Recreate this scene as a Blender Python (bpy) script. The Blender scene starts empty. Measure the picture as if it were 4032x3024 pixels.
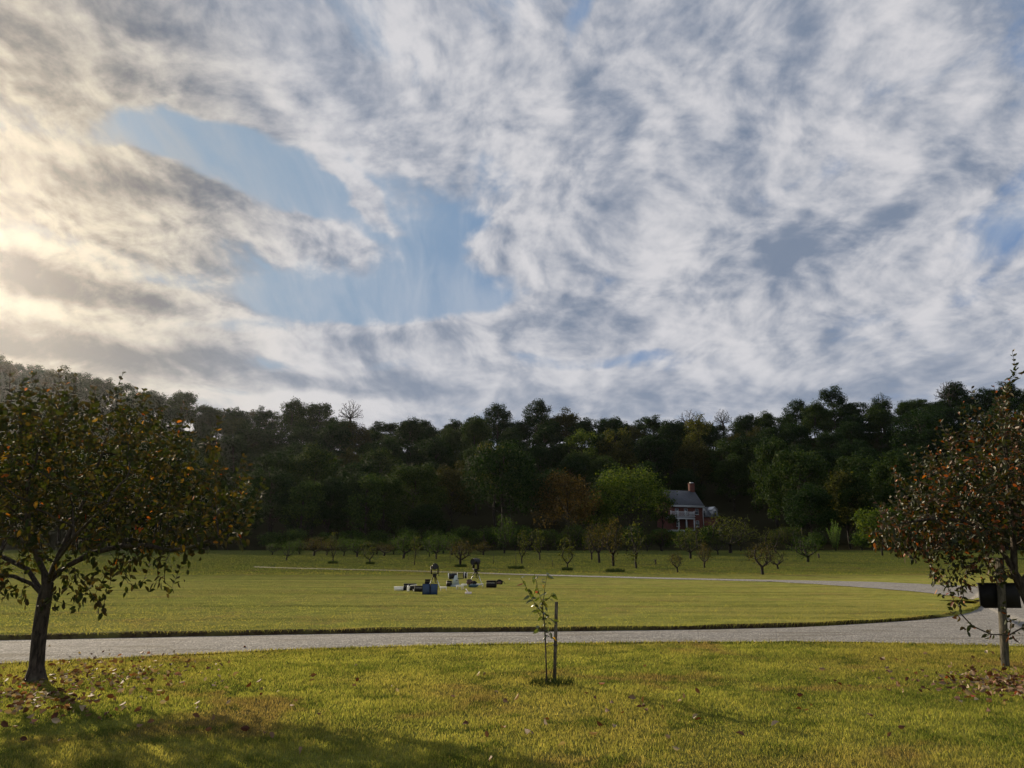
import bpy, math, os
import numpy as np
from mathutils import Vector, Matrix
R = math.radians
rng = np.random.default_rng(7)
scene = bpy.context.scene
COL = scene.collection

# ------------------------------------------------------------------ camera
EYE = 1.6; F = 768.0; TH = math.atan((556 - 384) / F)
cam = bpy.data.cameras.new("camera"); camo = bpy.data.objects.new("camera", cam); COL.objects.link(camo)
cam.sensor_width = 36; cam.lens = 36 * F / 1024; cam.clip_end = 6000; cam.clip_start = 0.05
camo.location = (0, 0, EYE); camo.rotation_euler = (math.pi / 2 + TH, 0, 0)
scene.camera = camo
CT, ST = math.cos(TH), math.sin(TH)
def ray(px, py):
    a = (px - 512) / F; b = (384 - py) / F
    return np.array([a, CT - b * ST, ST + b * CT])
def zfor(px, py, Y):
    d = ray(px, py); return EYE + d[2] * Y / d[1]
def xfor(px, py, Y):
    d = ray(px, py); return d[0] * Y / d[1]
K = 1024 / 2212.0      # numbers read from a 2212 px wide view
N = 1024 / 4032.0

# ------------------------------------------------------------------ light
SUN_AZ, SUN_EL = -40.5, 20.0
sd = Vector((math.sin(R(SUN_AZ)) * math.cos(R(SUN_EL)), math.cos(R(SUN_AZ)) * math.cos(R(SUN_EL)), math.sin(R(SUN_EL))))
sl = bpy.data.lights.new("sun", 'SUN'); sl.energy = 5.0; sl.angle = R(0.6); sl.color = (1.0, 0.83, 0.60)
so = bpy.data.objects.new("sun", sl); COL.objects.link(so)
so.rotation_euler = sd.to_track_quat('Z', 'Y').to_euler(); so.location = (0, 0, 60)
scene.view_settings.view_transform = 'Standard'; scene.view_settings.look = 'None'
scene.view_settings.gamma = 1; scene.view_settings.exposure = 0.6

# ------------------------------------------------------------------ sky with clouds
world = bpy.data.worlds.new("World"); scene.world = world; world.use_nodes = True
wn = world.node_tree; wn.nodes.clear()
class NT:
    def __init__(s, nt): s.nt = nt
    def n(s, t, **kw):
        nd = s.nt.nodes.new(t)
        for k, v in kw.items(): setattr(nd, k, v)
        return nd
    def put(s, sock, v):
        if isinstance(v, bpy.types.NodeSocket): s.nt.links.new(v, sock)
        else:
            try: sock.default_value = v
            except Exception: sock.default_value = tuple(v) + (1,)
    def m(s, op, a, b=0.0, c=0.0, clamp=False):
        nd = s.n('ShaderNodeMath', operation=op, use_clamp=clamp)
        for i, v in enumerate((a, b, c)): s.put(nd.inputs[i], v)
        return nd.outputs[0]
    def v(s, op, a, b=(0, 0, 0), sc=None):
        nd = s.n('ShaderNodeVectorMath', operation=op)
        s.put(nd.inputs[0], a); s.put(nd.inputs[1], b)
        if sc is not None: s.put(nd.inputs['Scale'], sc)
        return nd.outputs['Value'] if op in ('LENGTH', 'DOT_PRODUCT', 'DISTANCE') else nd.outputs['Vector']
    def xyz(s, a, b, c=0.0):
        nd = s.n('ShaderNodeCombineXYZ')
        for i, v in enumerate((a, b, c)): s.put(nd.inputs[i], v)
        return nd.outputs[0]
    def sep(s, a):
        nd = s.n('ShaderNodeSeparateXYZ'); s.put(nd.inputs[0], a); return nd.outputs
    def noise(s, vec, scale=1, detail=6, rough=0.5, dist=0.0, out='Fac', dim='3D', lac=2.0):
        nd = s.n('ShaderNodeTexNoise', noise_dimensions=dim)
        s.put(nd.inputs['Vector'], vec); s.put(nd.inputs['Scale'], scale); s.put(nd.inputs['Detail'], detail)
        s.put(nd.inputs['Roughness'], rough); s.put(nd.inputs['Distortion'], dist); s.put(nd.inputs['Lacunarity'], lac)
        return nd.outputs[out]
    def rng(s, v, a, b, c=0.0, d=1.0, smooth=True):
        nd = s.n('ShaderNodeMapRange', interpolation_type='SMOOTHSTEP' if smooth else 'LINEAR', clamp=True)
        for i, x in enumerate((v, a, b, c, d)): s.put(nd.inputs[i], x)
        return nd.outputs[0]
    def mix(s, f, a, b, mode='MIX'):
        nd = s.n('ShaderNodeMix', data_type='RGBA', blend_type=mode)
        s.put(nd.inputs[0], f); s.put(nd.inputs[6], a if isinstance(a, bpy.types.NodeSocket) else tuple(a) + (1,))
        s.put(nd.inputs[7], b if isinstance(b, bpy.types.NodeSocket) else tuple(b) + (1,))
        return nd.outputs[2]
    def ramp(s, f, stops, interp='LINEAR'):
        nd = s.n('ShaderNodeValToRGB'); nd.color_ramp.interpolation = interp
        el = nd.color_ramp.elements
        while len(el) < len(stops): el.new(0.5)
        for e, (p, c) in zip(el, stops): e.position = p; e.color = tuple(c) + (1,)
        s.put(nd.inputs[0], f); return nd.outputs[0]

w = NT(wn)
sky = w.n('ShaderNodeTexSky', sky_type='NISHITA'); sky.sun_disc = False
sky.sun_elevation = R(SUN_EL); sky.sun_rotation = R(SUN_AZ); sky.air_density = 1.0; sky.dust_density = 1.2; sky.ozone_density = 1.3
tc = w.n('ShaderNodeTexCoord').outputs['Generated']
D = w.v('NORMALIZE', tc)
dx, dy, dz = w.sep(D)
zc = w.m('ADD', w.m('MAXIMUM', dz, 0.0), 0.38)
az = w.m('ARCTAN2', dx, dy); el = w.m('ARCSINE', dz)
P = w.xyz(w.m('DIVIDE', dx, zc), w.m('DIVIDE', dy, zc), 0.0)
sunp = w.v('DOT_PRODUCT', D, tuple(sd))
def aedeg(X, Y):
    d = ray(X * K, Y * K); d = d / np.linalg.norm(d)
    return math.atan2(d[0], d[1]), math.asin(d[2])
A0 = w.xyz(az, el, 0.0)
wz = w.v('SUBTRACT', w.noise(w.v('MULTIPLY', A0, (5, 9, 1)), 1, 4, 0.55, out='Color'), (0.5, 0.5, 0.5))
A = w.v('ADD', A0, w.v('MULTIPLY', wz, (0.16, 0.07, 0.0)))
def blobs(lst):
    tot = None
    for (X, Y, rx, ry, rot, amp) in lst:      # centre, radii, tilt, strength
        a0, e0 = aedeg(X, Y); s = K / F
        mp = w.n('ShaderNodeMapping', vector_type='TEXTURE')
        w.put(mp.inputs['Vector'], A)
        mp.inputs['Location'].default_value = (a0, e0, 0); mp.inputs['Rotation'].default_value = (0, 0, R(rot))
        mp.inputs['Scale'].default_value = (rx * s, ry * s, 1)
        L = w.v('LENGTH', mp.outputs[0])
        b = w.rng(L, 0.25, 1.35, amp, 0.0)
        tot = b if tot is None else w.m('ADD', tot, b)
    return tot
# where cloud gathers (+) and where the blue shows (-)
cover = blobs([
 (470, 320, 280, 75, -14, -0.27), (230, 255, 230, 55, 0, -0.13), (860, 480, 270, 100, -25, -0.20), (950, 620, 340, 70, 12, -0.26), (620, 620, 260, 60, 0, -0.20),
 (1080, 560, 130, 45, 0, 0.30), (700, 500, 120, 36, -8, 0.24), (760, 400, 170, 30, -35, 0.22), (240, 400, 330, 66, 3, 0.30), (1560, 580, 500, 60, 17, 0.12), (900, 730, 350, 40, 3, 0.12), (740, 828, 330, 34, -1, 0.16), (1500, 850, 500, 40, 0, 0.10), (2140, 470, 150, 70, 22, -0.20), (2080, 190, 220, 110, 10, -0.02),
 (1130, 30, 60, 120, -15, -0.07), (1260, 60, 40, 80, -10, -0.10), 
 (150, 615, 250, 50, -3, 0.25), (110, 735, 340, 50, -4, 0.25), (130, 540, 240, 36, 0, -0.10),  (250, 110, 560, 130, 3, 0.30), (800, 250, 330, 90, -32, 0.12), (1500, 250, 500, 200, 30, 0.18), (1700, 600, 600, 120, 14, 0.24),
 (1250, 500, 200, 110, 35, 0.12), (1550, 740, 260, 36, 8, -0.10), (900, 740, 420, 40, 2, 0.14), (1250, 775, 230, 30, 0, -0.20), (560, 710, 200, 26, 0, -0.16),
 (1950, 330, 260, 60, 25, 0.16), (1400, 130, 200, 90, 40, 0.10), (700, 150, 260, 60, -10, 0.10), (700, 880, 320, 30, 0, 0.10), (100, 730, 300, 50, 0, 0.16), ])
# where the cloud is thick and grey
dark = blobs([
 (140, 618, 260, 34, -3, 1.1), (110, 735, 330, 34, -4, 1.0), (440, 765, 150, 24, -3, 0.7), (740, 828, 330, 26, -1, 0.85), (960, 725, 240, 32, 3, 0.50), (1230, 665, 260, 30, 12, 0.55),
 (1620, 575, 420, 42, 18, 0.62), (1850, 480, 330, 36, 20, 0.30), (320, 405, 210, 34, 8, 0.75), (340, 50, 330, 85, 5, 0.55), (60, 100, 180, 120, 0, 0.5),
 (1500, 860, 420, 46, 0, 0.75), (2100, 820, 300, 50, 0, 0.55), (1880, 230, 330, 110, 20, 0.14), (420, 560, 170, 26, -6, 0.22),
 (380, 872, 420, 34, 3, -0.86), (700, 880, 300, 24, 0, -0.67), (230, 670, 300, 26, 0, -0.57), (60, 560, 160, 26, 0, -0.38), (620, 700, 260, 30, 0, -0.29), (1400, 490, 120, 50, 0, -0.29), (1800, 800, 210, 26, 3, -0.33), (1250, 800, 260, 30, 10, -0.21), (2050, 650, 240, 50, 18, -0.19), (1700, 670, 400, 40, 14, -0.21)])
pw = w.v('SUBTRACT', w.noise(P, 1.3, 3, 0.5, out='Color'), (0.5, 0.5, 0.5))
P2 = w.v('ADD', P, w.v('MULTIPLY', pw, (0.35, 0.35, 0.0)))
def big_n(off): return w.noise(w.v('MULTIPLY', w.v('ADD', P2, off), (4.2, 3.0, 1)), 1.0, 8, 0.53, 0.1)
def puff_n(off): return w.noise(w.v('MULTIPLY', w.v('ADD', P2, off), (15.0, 12.5, 1)), 1.0, 6, 0.58, 0.15)
o0 = (3.1, 1.7, 0); b0 = big_n(o0); p0 = puff_n(o0); b1 = big_n((3.1 - 0.050, 1.7 + 0.030, 0)); p1 = puff_n((3.1 - 0.020, 1.7 + 0.014, 0))
bank = w.noise(w.v('MULTIPLY', w.v('ADD', P2, (9.3, 4.2, 0)), (2.0, 1.3, 1)), 1.0, 4, 0.5, 0.2)
lay = w.noise(w.v('MULTIPLY', A, (4.5, 30, 1)), 1.0, 7, 0.55, 0.3)
low = w.rng(el, 0.16, 0.36, 1.0, 0.0)
f0 = w.m('ADD', w.m('MULTIPLY', b0, 0.72), w.m('MULTIPLY', p0, 0.28))
f0 = w.m('ADD', w.m('MULTIPLY', f0, w.m('SUBTRACT', 1.0, w.m('MULTIPLY', low, 0.5))), w.m('MULTIPLY', w.m('MULTIPLY', lay, low), 0.5))
wisp = w.noise(w.v('MULTIPLY', w.v('ADD', P2, (7, 2, 0)), (16.0, 3.4, 1)), 1.0, 7, 0.60, 0.5)
dens0 = w.m('ADD', w.m('ADD', f0, cover), w.m('MULTIPLY', w.m('SUBTRACT', wisp, 0.5), 0.16))
mask = w.rng(dens0, 0.32, 0.50)
veil = w.m('MULTIPLY', w.rng(w.m('ADD', w.m('MULTIPLY', wisp, 0.6), w.m('MULTIPLY', b0, 0.6)), 0.42, 0.74), 0.65)
fl = w.m('SUBTRACT', 1.0, w.m('MULTIPLY', low, 0.45))
relief = w.m('MULTIPLY', fl, w.m('ADD', w.m('MULTIPLY', w.m('SUBTRACT', b0, b1), 7.0), w.m('MULTIPLY', w.m('SUBTRACT', p0, p1), 3.9)))
relief = w.m('ADD', relief, w.m('MULTIPLY', w.m('SUBTRACT', bank, 0.5), 1.5))
relief = w.m('ADD', relief, w.m('MULTIPLY', w.m('MULTIPLY', low, w.m('SUBTRACT', lay, 0.5)), 1.6))
thick = w.rng(dens0, 0.50, 0.95)
light = w.m('ADD', w.m('ADD', 0.56, relief), w.m('MULTIPLY', w.m('ADD', w.m('MULTIPLY', dark, 1.05), w.m('MULTIPLY', thick, 0.30)), -1.0))
light = w.rng(light, -1.20, 1.90)
light = w.m('ADD', light, w.m('MULTIPLY', w.m('SUBTRACT', p0, 0.5), 0.30), clamp=True)
sunw = w.rng(sunp, 0.87, 1.0)
sunw2 = w.m('POWER', sunw, 2.0)
litc = w.mix(sunw2, (0.455, 0.445, 0.455), (0.52, 0.45, 0.34))
shac = w.mix(sunw2, (0.13, 0.16, 0.215), (0.085, 0.08, 0.08))
cc = w.mix(light, shac, litc)
skyc = w.v('SCALE', sky.outputs[0], sc=0.022)
skyb = w.mix(w.rng(sunp, 0.62, 0.98), (0.11, 0.185, 0.33), (0.175, 0.255, 0.345))
skyc = w.mix(0.85, skyc, skyb)
skyc = w.mix(veil, skyc, w.mix(sunw2, (0.28, 0.32, 0.38), (0.30, 0.29, 0.26)))
col = w.mix(w.m('MULTIPLY', mask, 0.93), skyc, cc)
glow = w.m('POWER', w.rng(sunp, 0.955, 1.0, smooth=False), 1.8)
col = w.v('ADD', col, w.v('SCALE', (0.10, 0.075, 0.045), sc=glow))
# low haze band at the horizon
col = w.mix(w.m('MULTIPLY', w.rng(dz, 0.0, 0.32, 1.0, 0.0), 0.45), col, w.mix(w.rng(sunp, 0.80, 1.0), (0.30, 0.33, 0.39), (0.54, 0.47, 0.35)))
bg = w.n('ShaderNodeBackground'); w.put(bg.inputs[0], col); bg.inputs[1].default_value = 1.0
out = w.n('ShaderNodeOutputWorld'); wn.links.new(bg.outputs[0], out.inputs[0])
world.cycles.sampling_method = 'MANUAL'; world.cycles.sample_map_resolution = 512

# ------------------------------------------------------------------ helpers
def new_mat(name):
    m = bpy.data.materials.new(name); m.use_nodes = True
    nt = m.node_tree; nt.nodes.clear(); return m, NT(nt)
def finish(t, shader, disp=None):
    o = t.n('ShaderNodeOutputMaterial'); t.nt.links.new(shader, o.inputs[0])
def pbsdf(t, col, rough=0.6, metal=0.0, spec=0.5, normal=None):
    p = t.n('ShaderNodeBsdfPrincipled'); t.put(p.inputs['Base Color'], col if isinstance(col, bpy.types.NodeSocket) else tuple(col) + (1,))
    t.put(p.inputs['Roughness'], rough); t.put(p.inputs['Metallic'], metal); t.put(p.inputs['Specular IOR Level'], spec)
    if normal is not None: t.nt.links.new(normal, p.inputs['Normal'])
    return p.outputs[0]
def bump(t, h, strength=0.3, dist=0.02):
    b = t.n('ShaderNodeBump'); t.put(b.inputs['Height'], h); b.inputs['Strength'].default_value = strength; b.inputs['Distance'].default_value = dist
    return b.outputs[0]
def mat_plain(name, col, rough=0.6, metal=0.0, var=0.25, scale=8, spec=0.5):
    m, t = new_mat(name)
    c = t.n('ShaderNodeTexCoord').outputs['Object']
    n = t.noise(c, scale, 5, 0.6)
    lo = tuple(x * (1 - var) for x in col); hi = tuple(min(1, x * (1 + var)) for x in col)
    finish(t, pbsdf(t, t.mix(n, lo, hi), rough, metal, spec, bump(t, n, 0.15, 0.01)))
    return m
def mat_bark(name, a, b, scale=14):
    m, t = new_mat(name)
    c = t.n('ShaderNodeTexCoord').outputs['Object']
    n = t.noise(t.v('MULTIPLY', c, (1, 1, 0.28)), scale, 8, 0.65, 0.4)
    n2 = t.noise(c, 2.0, 4, 0.6)
    cc = t.mix(t.rng(n, 0.35, 0.65), a, b); cc = t.mix(t.rng(n2, 0.55, 0.75, 0, 0.6), cc, (0.16, 0.17, 0.11))
    finish(t, pbsdf(t, cc, 0.9, 0, 0.2, bump(t, n, 0.9, 0.03)))
    return m
def mat_leaf(name, stops, rough=0.4, trans=0.35, spec=0.4, objvar=None, tgain=1.6):
    m, t = new_mat(name)
    r = t.n('ShaderNodeNewGeometry').outputs['Random Per Island']
    cc = t.ramp(r, stops)
    if objvar:
        orr = t.n('ShaderNodeObjectInfo').outputs['Random']
        cc = t.mix(t.m('MULTIPLY', t.ramp(orr, [(0, (0, 0, 0)), (0.6, (0.15, 0.15, 0.15)), (1, (1, 1, 1))]), 0.75), cc, objvar)
        g = t.m('FRACT', t.m('MULTIPLY', orr, 7.31)); cc = t.v('SCALE', cc, sc=t.m('ADD', 0.7, t.m('MULTIPLY', g, 0.7)))
    p = pbsdf(t, cc, rough, 0, spec)
    tr = t.n('ShaderNodeBsdfTranslucent'); t.put(tr.inputs[0], t.v('MULTIPLY', cc, (tgain * 1.25, tgain * 1.15, tgain * 0.35)))
    mx = t.n('ShaderNodeMixShader'); mx.inputs[0].default_value = trans
    t.nt.links.new(p, mx.inputs[1]); t.nt.links.new(tr.outputs[0], mx.inputs[2]); finish(t, mx.outputs[0])
    return m

def np_mesh(name, V, faces_list):
    """faces_list: list of int arrays (M,k)"""
    V = np.asarray(V, dtype=np.float32)
    me = bpy.data.meshes.new(name)
    faces_list = [np.asarray(f, dtype=np.int32) for f in faces_list if len(f)]
    loops = np.concatenate([f.ravel() for f in faces_list]); tot = np.concatenate([np.full(len(f), f.shape[1], np.int32) for f in faces_list])
    st = np.concatenate([[0], np.cumsum(tot)[:-1]]).astype(np.int32)
    me.vertices.add(len(V)); me.vertices.foreach_set('co', V.ravel())
    me.loops.add(len(loops)); me.loops.foreach_set('vertex_index', loops)
    me.polygons.add(len(tot)); me.polygons.foreach_set('loop_start', st); me.polygons.foreach_set('loop_total', tot)
    me.update(calc_edges=True); me.validate(); return me
def link(name, me, mat=None, parent=None, smooth=False):
    o = bpy.data.objects.new(name, me); COL.objects.link(o)
    if mat and not me.materials: me.materials.append(mat)
    if smooth: me.polygons.foreach_set('use_smooth', [True] * len(me.polygons))
    if parent: o.parent = parent
    return o
def tag(o, label=None, cat=None, group=None, kind=None):
    if label: o['label'] = label
    if cat: o['category'] = cat
    if group: o['group'] = group
    if kind: o['kind'] = kind
    return o
def thing(name, label, cat, loc=(0, 0, 0), rz=0.0, group=None):
    o = bpy.data.objects.new(name, None); COL.objects.link(o); o.location = loc; o.rotation_euler = (0, 0, rz)
    o.empty_display_size = 0.1
    return tag(o, label, cat, group)
def copy_tree(o, parent=None):
    kids = [c for c in bpy.data.objects if c.parent == o]
    c = o.copy(); COL.objects.link(c); c.parent = parent
    for k in kids: copy_tree(k, c)
    return c

class MB:
    def __init__(s): s.V = []; s.F3 = []; s.F4 = []; s.FN = []; s.n = 0
    def add(s, V, F3=None, F4=None, FN=None):
        V = np.asarray(V, float).reshape(-1, 3)
        if F3 is not None and len(F3): s.F3.append(np.asarray(F3) + s.n)
        if F4 is not None and len(F4): s.F4.append(np.asarray(F4) + s.n)
        if FN is not None:
            for f in FN: s.FN.append(np.asarray([f]) + s.n)
        s.V.append(V); s.n += len(V); return s
    def box(s, c, size, rot=None, bev=0.0):
        c = np.array(c, float); h = np.array(size, float) / 2
        b = min(bev, h.min() * 0.45)
        if b <= 0:
            P = np.array([(x, y, z) for z in (-1, 1) for y in (-1, 1) for x in (-1, 1)], float) * h
            Fq = [(0, 2, 3, 1), (4, 5, 7, 6), (0, 1, 5, 4), (1, 3, 7, 5), (3, 2, 6, 7), (2, 0, 4, 6)]
            Ft = []
        else:
            P = []; idx = {}
            for sx in (-1, 1):
                for sy in (-1, 1):
                    for sz in (-1, 1):
                        sg = np.array([sx, sy, sz])
                        for ax in range(3):
                            p = sg * (h - b); p[ax] = sg[ax] * h[ax]; idx[(sx, sy, sz, ax)] = len(P); P.append(p)
            P = np.array(P); Fq = []; Ft = []
            for ax in range(3):
                o1, o2 = [a for a in range(3) if a != ax]
                for sg in (-1, 1):
                    q = []
                    for (a, bb) in ((-1, -1), (1, -1), (1, 1), (-1, 1)):
                        k = [0, 0, 0]; k[ax] = sg; k[o1] = a; k[o2] = bb; q.append(idx[(*k, ax)])
                    Fq.append(q)
                for a in (-1, 1):
                    for bb in (-1, 1):
                        q = []
                        for (e, face) in ((-1, o1), (1, o1), (1, o2), (-1, o2)):
                            k = [0, 0, 0]; k[ax] = e; k[o1] = a; k[o2] = bb; q.append(idx[(*k, face)])
                        Fq.append(q)
            for sx in (-1, 1):
                for sy in (-1, 1):
                    for sz in (-1, 1): Ft.append([idx[(sx, sy, sz, a)] for a in range(3)])
        if rot is not None: P = P @ np.array(rot).T
        return s.add(P + c, Ft, Fq)
    def tube(s, pts, rad, n=8, cap=True):
        pts = np.asarray(pts, float); rad = np.broadcast_to(np.asarray(rad, float), (len(pts),))
        T = np.gradient(pts, axis=0); T /= np.linalg.norm(T, axis=1)[:, None] + 1e-12
        up = np.array([0, 0, 1.0]) if abs(T[0][2]) < 0.9 else np.array([1.0, 0, 0])
        V = []; u = np.cross(T[0], up); u /= np.linalg.norm(u)
        a = np.arange(n) * 2 * math.pi / n
        for i in range(len(pts)):
            u = u - T[i] * np.dot(u, T[i]); u /= np.linalg.norm(u) + 1e-12; v = np.cross(T[i], u)
            V.append(pts[i] + rad[i] * (np.cos(a)[:, None] * u + np.sin(a)[:, None] * v))
        V = np.concatenate(V); F = []
        for i in range(len(pts) - 1):
            for k in range(n): F.append((i * n + k, i * n + (k + 1) % n, (i + 1) * n + (k + 1) % n, (i + 1) * n + k))
        FN = [list(range(n))[::-1], [(len(pts) - 1) * n + k for k in range(n)]] if cap else None
        return s.add(V, None, F, FN)
    def cyl(s, p0, p1, r0, r1=None, n=20, cap=True):
        return s.tube([p0, p1], [r0, r0 if r1 is None else r1], n, cap)
    def ring(s, p0, p1, ro, ri, n=24):
        p0 = np.array(p0, float); p1 = np.array(p1, float)
        pts = [p0, p1, p1, p0, p0]; rr = [ro, ro, ri, ri, ro]
        T = (p1 - p0) / np.linalg.norm(p1 - p0); up = np.array([0, 0, 1.0]) if abs(T[2]) < 0.9 else np.array([1.0, 0, 0])
        u = np.cross(T, up); u /= np.linalg.norm(u); v = np.cross(T, u); a = np.arange(n) * 2 * math.pi / n
        V = np.concatenate([pts[i] + rr[i] * (np.cos(a)[:, None] * u + np.sin(a)[:, None] * v) for i in range(4)])
        F = [(i * n + k, i * n + (k + 1) % n, ((i + 1) % 4) * n + (k + 1) % n, ((i + 1) % 4) * n + k) for i in range(4) for k in range(n)]
        return s.add(V, None, F)
    def prism(s, outline, axis, a, b):
        """outline: list of 2-D points in the plane across `axis` (0 x, 1 y, 2 z), extruded from a to b"""
        n = len(outline); V = []
        for d in (a, b):
            for (p, q) in outline:
                k = [p, q]; k.insert(axis, d); V.append(k)
        F = [(i, (i + 1) % n, n + (i + 1) % n, n + i) for i in range(n)]
        return s.add(V, None, F, [list(range(n))[::-1], list(range(n, 2 * n))])
    def blob(s, c, r, seed=0, nu=14, nv=9, amp=0.12):
        g = np.random.default_rng(seed); V = []
        for j in range(nv + 1):
            th = math.pi * j / nv
            for i in range(nu):
                ph = 2 * math.pi * i / nu
                d = np.array([math.sin(th) * math.cos(ph), math.sin(th) * math.sin(ph), math.cos(th)])
                f = 1 + amp * (math.sin(3 * ph + seed) * math.sin(2 * th + seed * 2) + 0.5 * math.sin(5 * ph + 4 * th + seed))
                if j in (0, nv): f = 1
                V.append(np.array(c) + d * np.array(r) * f)
        F = [(j * nu + i, j * nu + (i + 1) % nu, (j + 1) * nu + (i + 1) % nu, (j + 1) * nu + i) for j in range(nv) for i in range(nu)]
        return s.add(V, None, F)
    def mesh(s, name):
        fl = []
        if s.F3: fl.append(np.concatenate(s.F3))
        if s.F4: fl.append(np.concatenate(s.F4))
        byn = {}
        for f in s.FN: byn.setdefault(f.shape[1], []).append(f)
        for k in byn: fl.append(np.concatenate(byn[k]))
        return np_mesh(name, np.concatenate(s.V), fl)
    def build(s, name, mat, parent=None, smooth=False, wn=True):
        me = s.mesh(name)
        import bmesh
        bm = bmesh.new(); bm.from_mesh(me); bmesh.ops.recalc_face_normals(bm, faces=bm.faces); bm.to_mesh(me); bm.free()
        o = link(name, me, mat, parent, smooth)
        if smooth: me.set_sharp_from_angle(angle=R(40))
        return o
def rot_z(a): c, s_ = math.cos(a), math.sin(a); return np.array([[c, -s_, 0], [s_, c, 0], [0, 0, 1]])
def rot_x(a): c, s_ = math.cos(a), math.sin(a); return np.array([[1, 0, 0], [0, c, -s_], [0, s_, c]])
def rot_y(a): c, s_ = math.cos(a), math.sin(a); return np.array([[c, 0, s_], [0, 1, 0], [-s_, 0, c]])

# ------------------------------------------------------------------ terrain
SKY_X = [-900, 0, 100, 200, 300, 400, 470, 560, 650, 785, 900, 1000, 1100, 1200, 1300, 1400, 1450, 1500, 1600, 1700, 1800, 1900, 2000, 2100, 2212, 3000]
SKY_Y = [640, 775, 790, 812, 838, 860, 880, 888, 890, 914, 908, 908, 902, 898, 898, 908, 918, 905, 903, 886, 870, 866, 858, 845, 836, 800]
RID = 300.0
_u = [xfor(x * K, y * K, RID) / RID for x, y in zip(SKY_X, SKY_Y)]
_z = [zfor(x * K, y * K, RID) - 12.5 for x, y in zip(SKY_X, SKY_Y)]
def H(x, y):
    x = np.asarray(x, float); y = np.asarray(y, float)
    t = np.clip((y - 46) / 90, 0, None)
    zf = 2.5 * np.clip(t, 0, 1) ** 1.3
    u = x / np.maximum(y, 60.0)
    zr = np.interp(u, _u, _z)
    s = np.clip((y - 140) / (RID - 140), 0, 1)
    zf = zf + (zr - 2.5) * s ** 1.7
    zf = zf - np.clip(y - RID, 0, 1e9) * 0.25
    und = 0.05 * np.sin(x * 0.13 + 1) * np.sin(y * 0.11) * np.clip((y - 22) / 20, 0, 1)
    return zf + und
def ground(px, py):
    """where the sight line through a picture point meets the ground"""
    d = ray(px, py); Y = 3.0
    prev = 3.0
    while Y < 320:
        z = EYE + d[2] * Y / d[1]
        if z <= float(H(d[0] * Y / d[1], Y)): break
        prev = Y; Y *= 1.01
    a, b = prev, Y
    for _ in range(30):
        m = (a + b) / 2
        if EYE + d[2] * m / d[1] <= float(H(d[0] * m / d[1], m)): b = m
        else: a = m
    Y = (a + b) / 2; x = d[0] * Y / d[1]
    return x, Y, float(H(x, Y))
def gN(nx, ny): return ground(nx * N, ny * N)
def gK(kx, ky): return ground(kx * K, ky * K)

def grass_col(t, c):
    big = t.noise(c, 0.18, 3, 0.5); mid = t.noise(c, 0.9, 4, 0.6, 0.3); fine = t.noise(c, 7.0, 5, 0.65)
    base = t.mix(t.rng(mid, 0.35, 0.65), (0.104, 0.128, 0.030), (0.220, 0.232, 0.055))
    base = t.mix(t.rng(big, 0.42, 0.62, 0, 0.7), base, (0.225, 0.195, 0.062))
    base = t.mix(t.rng(t.noise(t.v('ADD', c, (31, 7, 0)), 0.42, 4, 0.6, 0.4), 0.53, 0.66, 0, 0.75), base, (0.165, 0.110, 0.055))
    base = t.mix(t.rng(t.noise(t.v('ADD', c, (5, 51, 0)), 1.6, 5, 0.65, 0.6), 0.52, 0.64, 0, 0.75), base, (0.045, 0.070, 0.014))
    return t.mix(t.rng(fine, 0.3, 0.7, 0, 0.45), base, (0.055, 0.075, 0.016))
def mat_ground():
    m, t = new_mat('meadow_grass')
    g = t.n('ShaderNodeNewGeometry').outputs['Position']
    _, gy, gz = t.sep(g)
    cc = grass_col(t, g)
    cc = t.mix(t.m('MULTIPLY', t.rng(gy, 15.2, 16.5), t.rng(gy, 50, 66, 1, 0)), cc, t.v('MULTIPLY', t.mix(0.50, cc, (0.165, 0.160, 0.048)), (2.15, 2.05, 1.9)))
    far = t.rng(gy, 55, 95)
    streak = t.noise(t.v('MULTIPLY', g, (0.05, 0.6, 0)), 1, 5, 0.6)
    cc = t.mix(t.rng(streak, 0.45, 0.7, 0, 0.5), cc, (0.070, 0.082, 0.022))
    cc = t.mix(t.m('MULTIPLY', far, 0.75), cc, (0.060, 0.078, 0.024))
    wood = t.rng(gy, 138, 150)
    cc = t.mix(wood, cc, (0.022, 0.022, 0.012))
    h = t.m('ADD', t.noise(g, 22, 6, 0.7), t.m('MULTIPLY', t.noise(g, 3, 4, 0.6), 1.2))
    d = t.n('ShaderNodeBsdfDiffuse'); t.put(d.inputs[0], cc); d.inputs[1].default_value = 1.0
    t.nt.links.new(bump(t, h, 0.55, 0.10), d.inputs['Normal'])
    finish(t, d.outputs[0]); return m
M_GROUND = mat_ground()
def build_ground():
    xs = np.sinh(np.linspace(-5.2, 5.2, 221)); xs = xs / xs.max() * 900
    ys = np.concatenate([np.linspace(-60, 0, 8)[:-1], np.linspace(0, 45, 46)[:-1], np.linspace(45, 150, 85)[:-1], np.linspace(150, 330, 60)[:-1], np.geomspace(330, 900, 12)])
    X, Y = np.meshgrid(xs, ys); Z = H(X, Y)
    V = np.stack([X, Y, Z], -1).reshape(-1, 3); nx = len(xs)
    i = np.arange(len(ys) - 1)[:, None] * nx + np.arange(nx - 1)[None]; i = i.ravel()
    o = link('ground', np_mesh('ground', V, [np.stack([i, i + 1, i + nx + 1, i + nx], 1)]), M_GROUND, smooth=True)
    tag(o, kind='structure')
build_ground()

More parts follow.
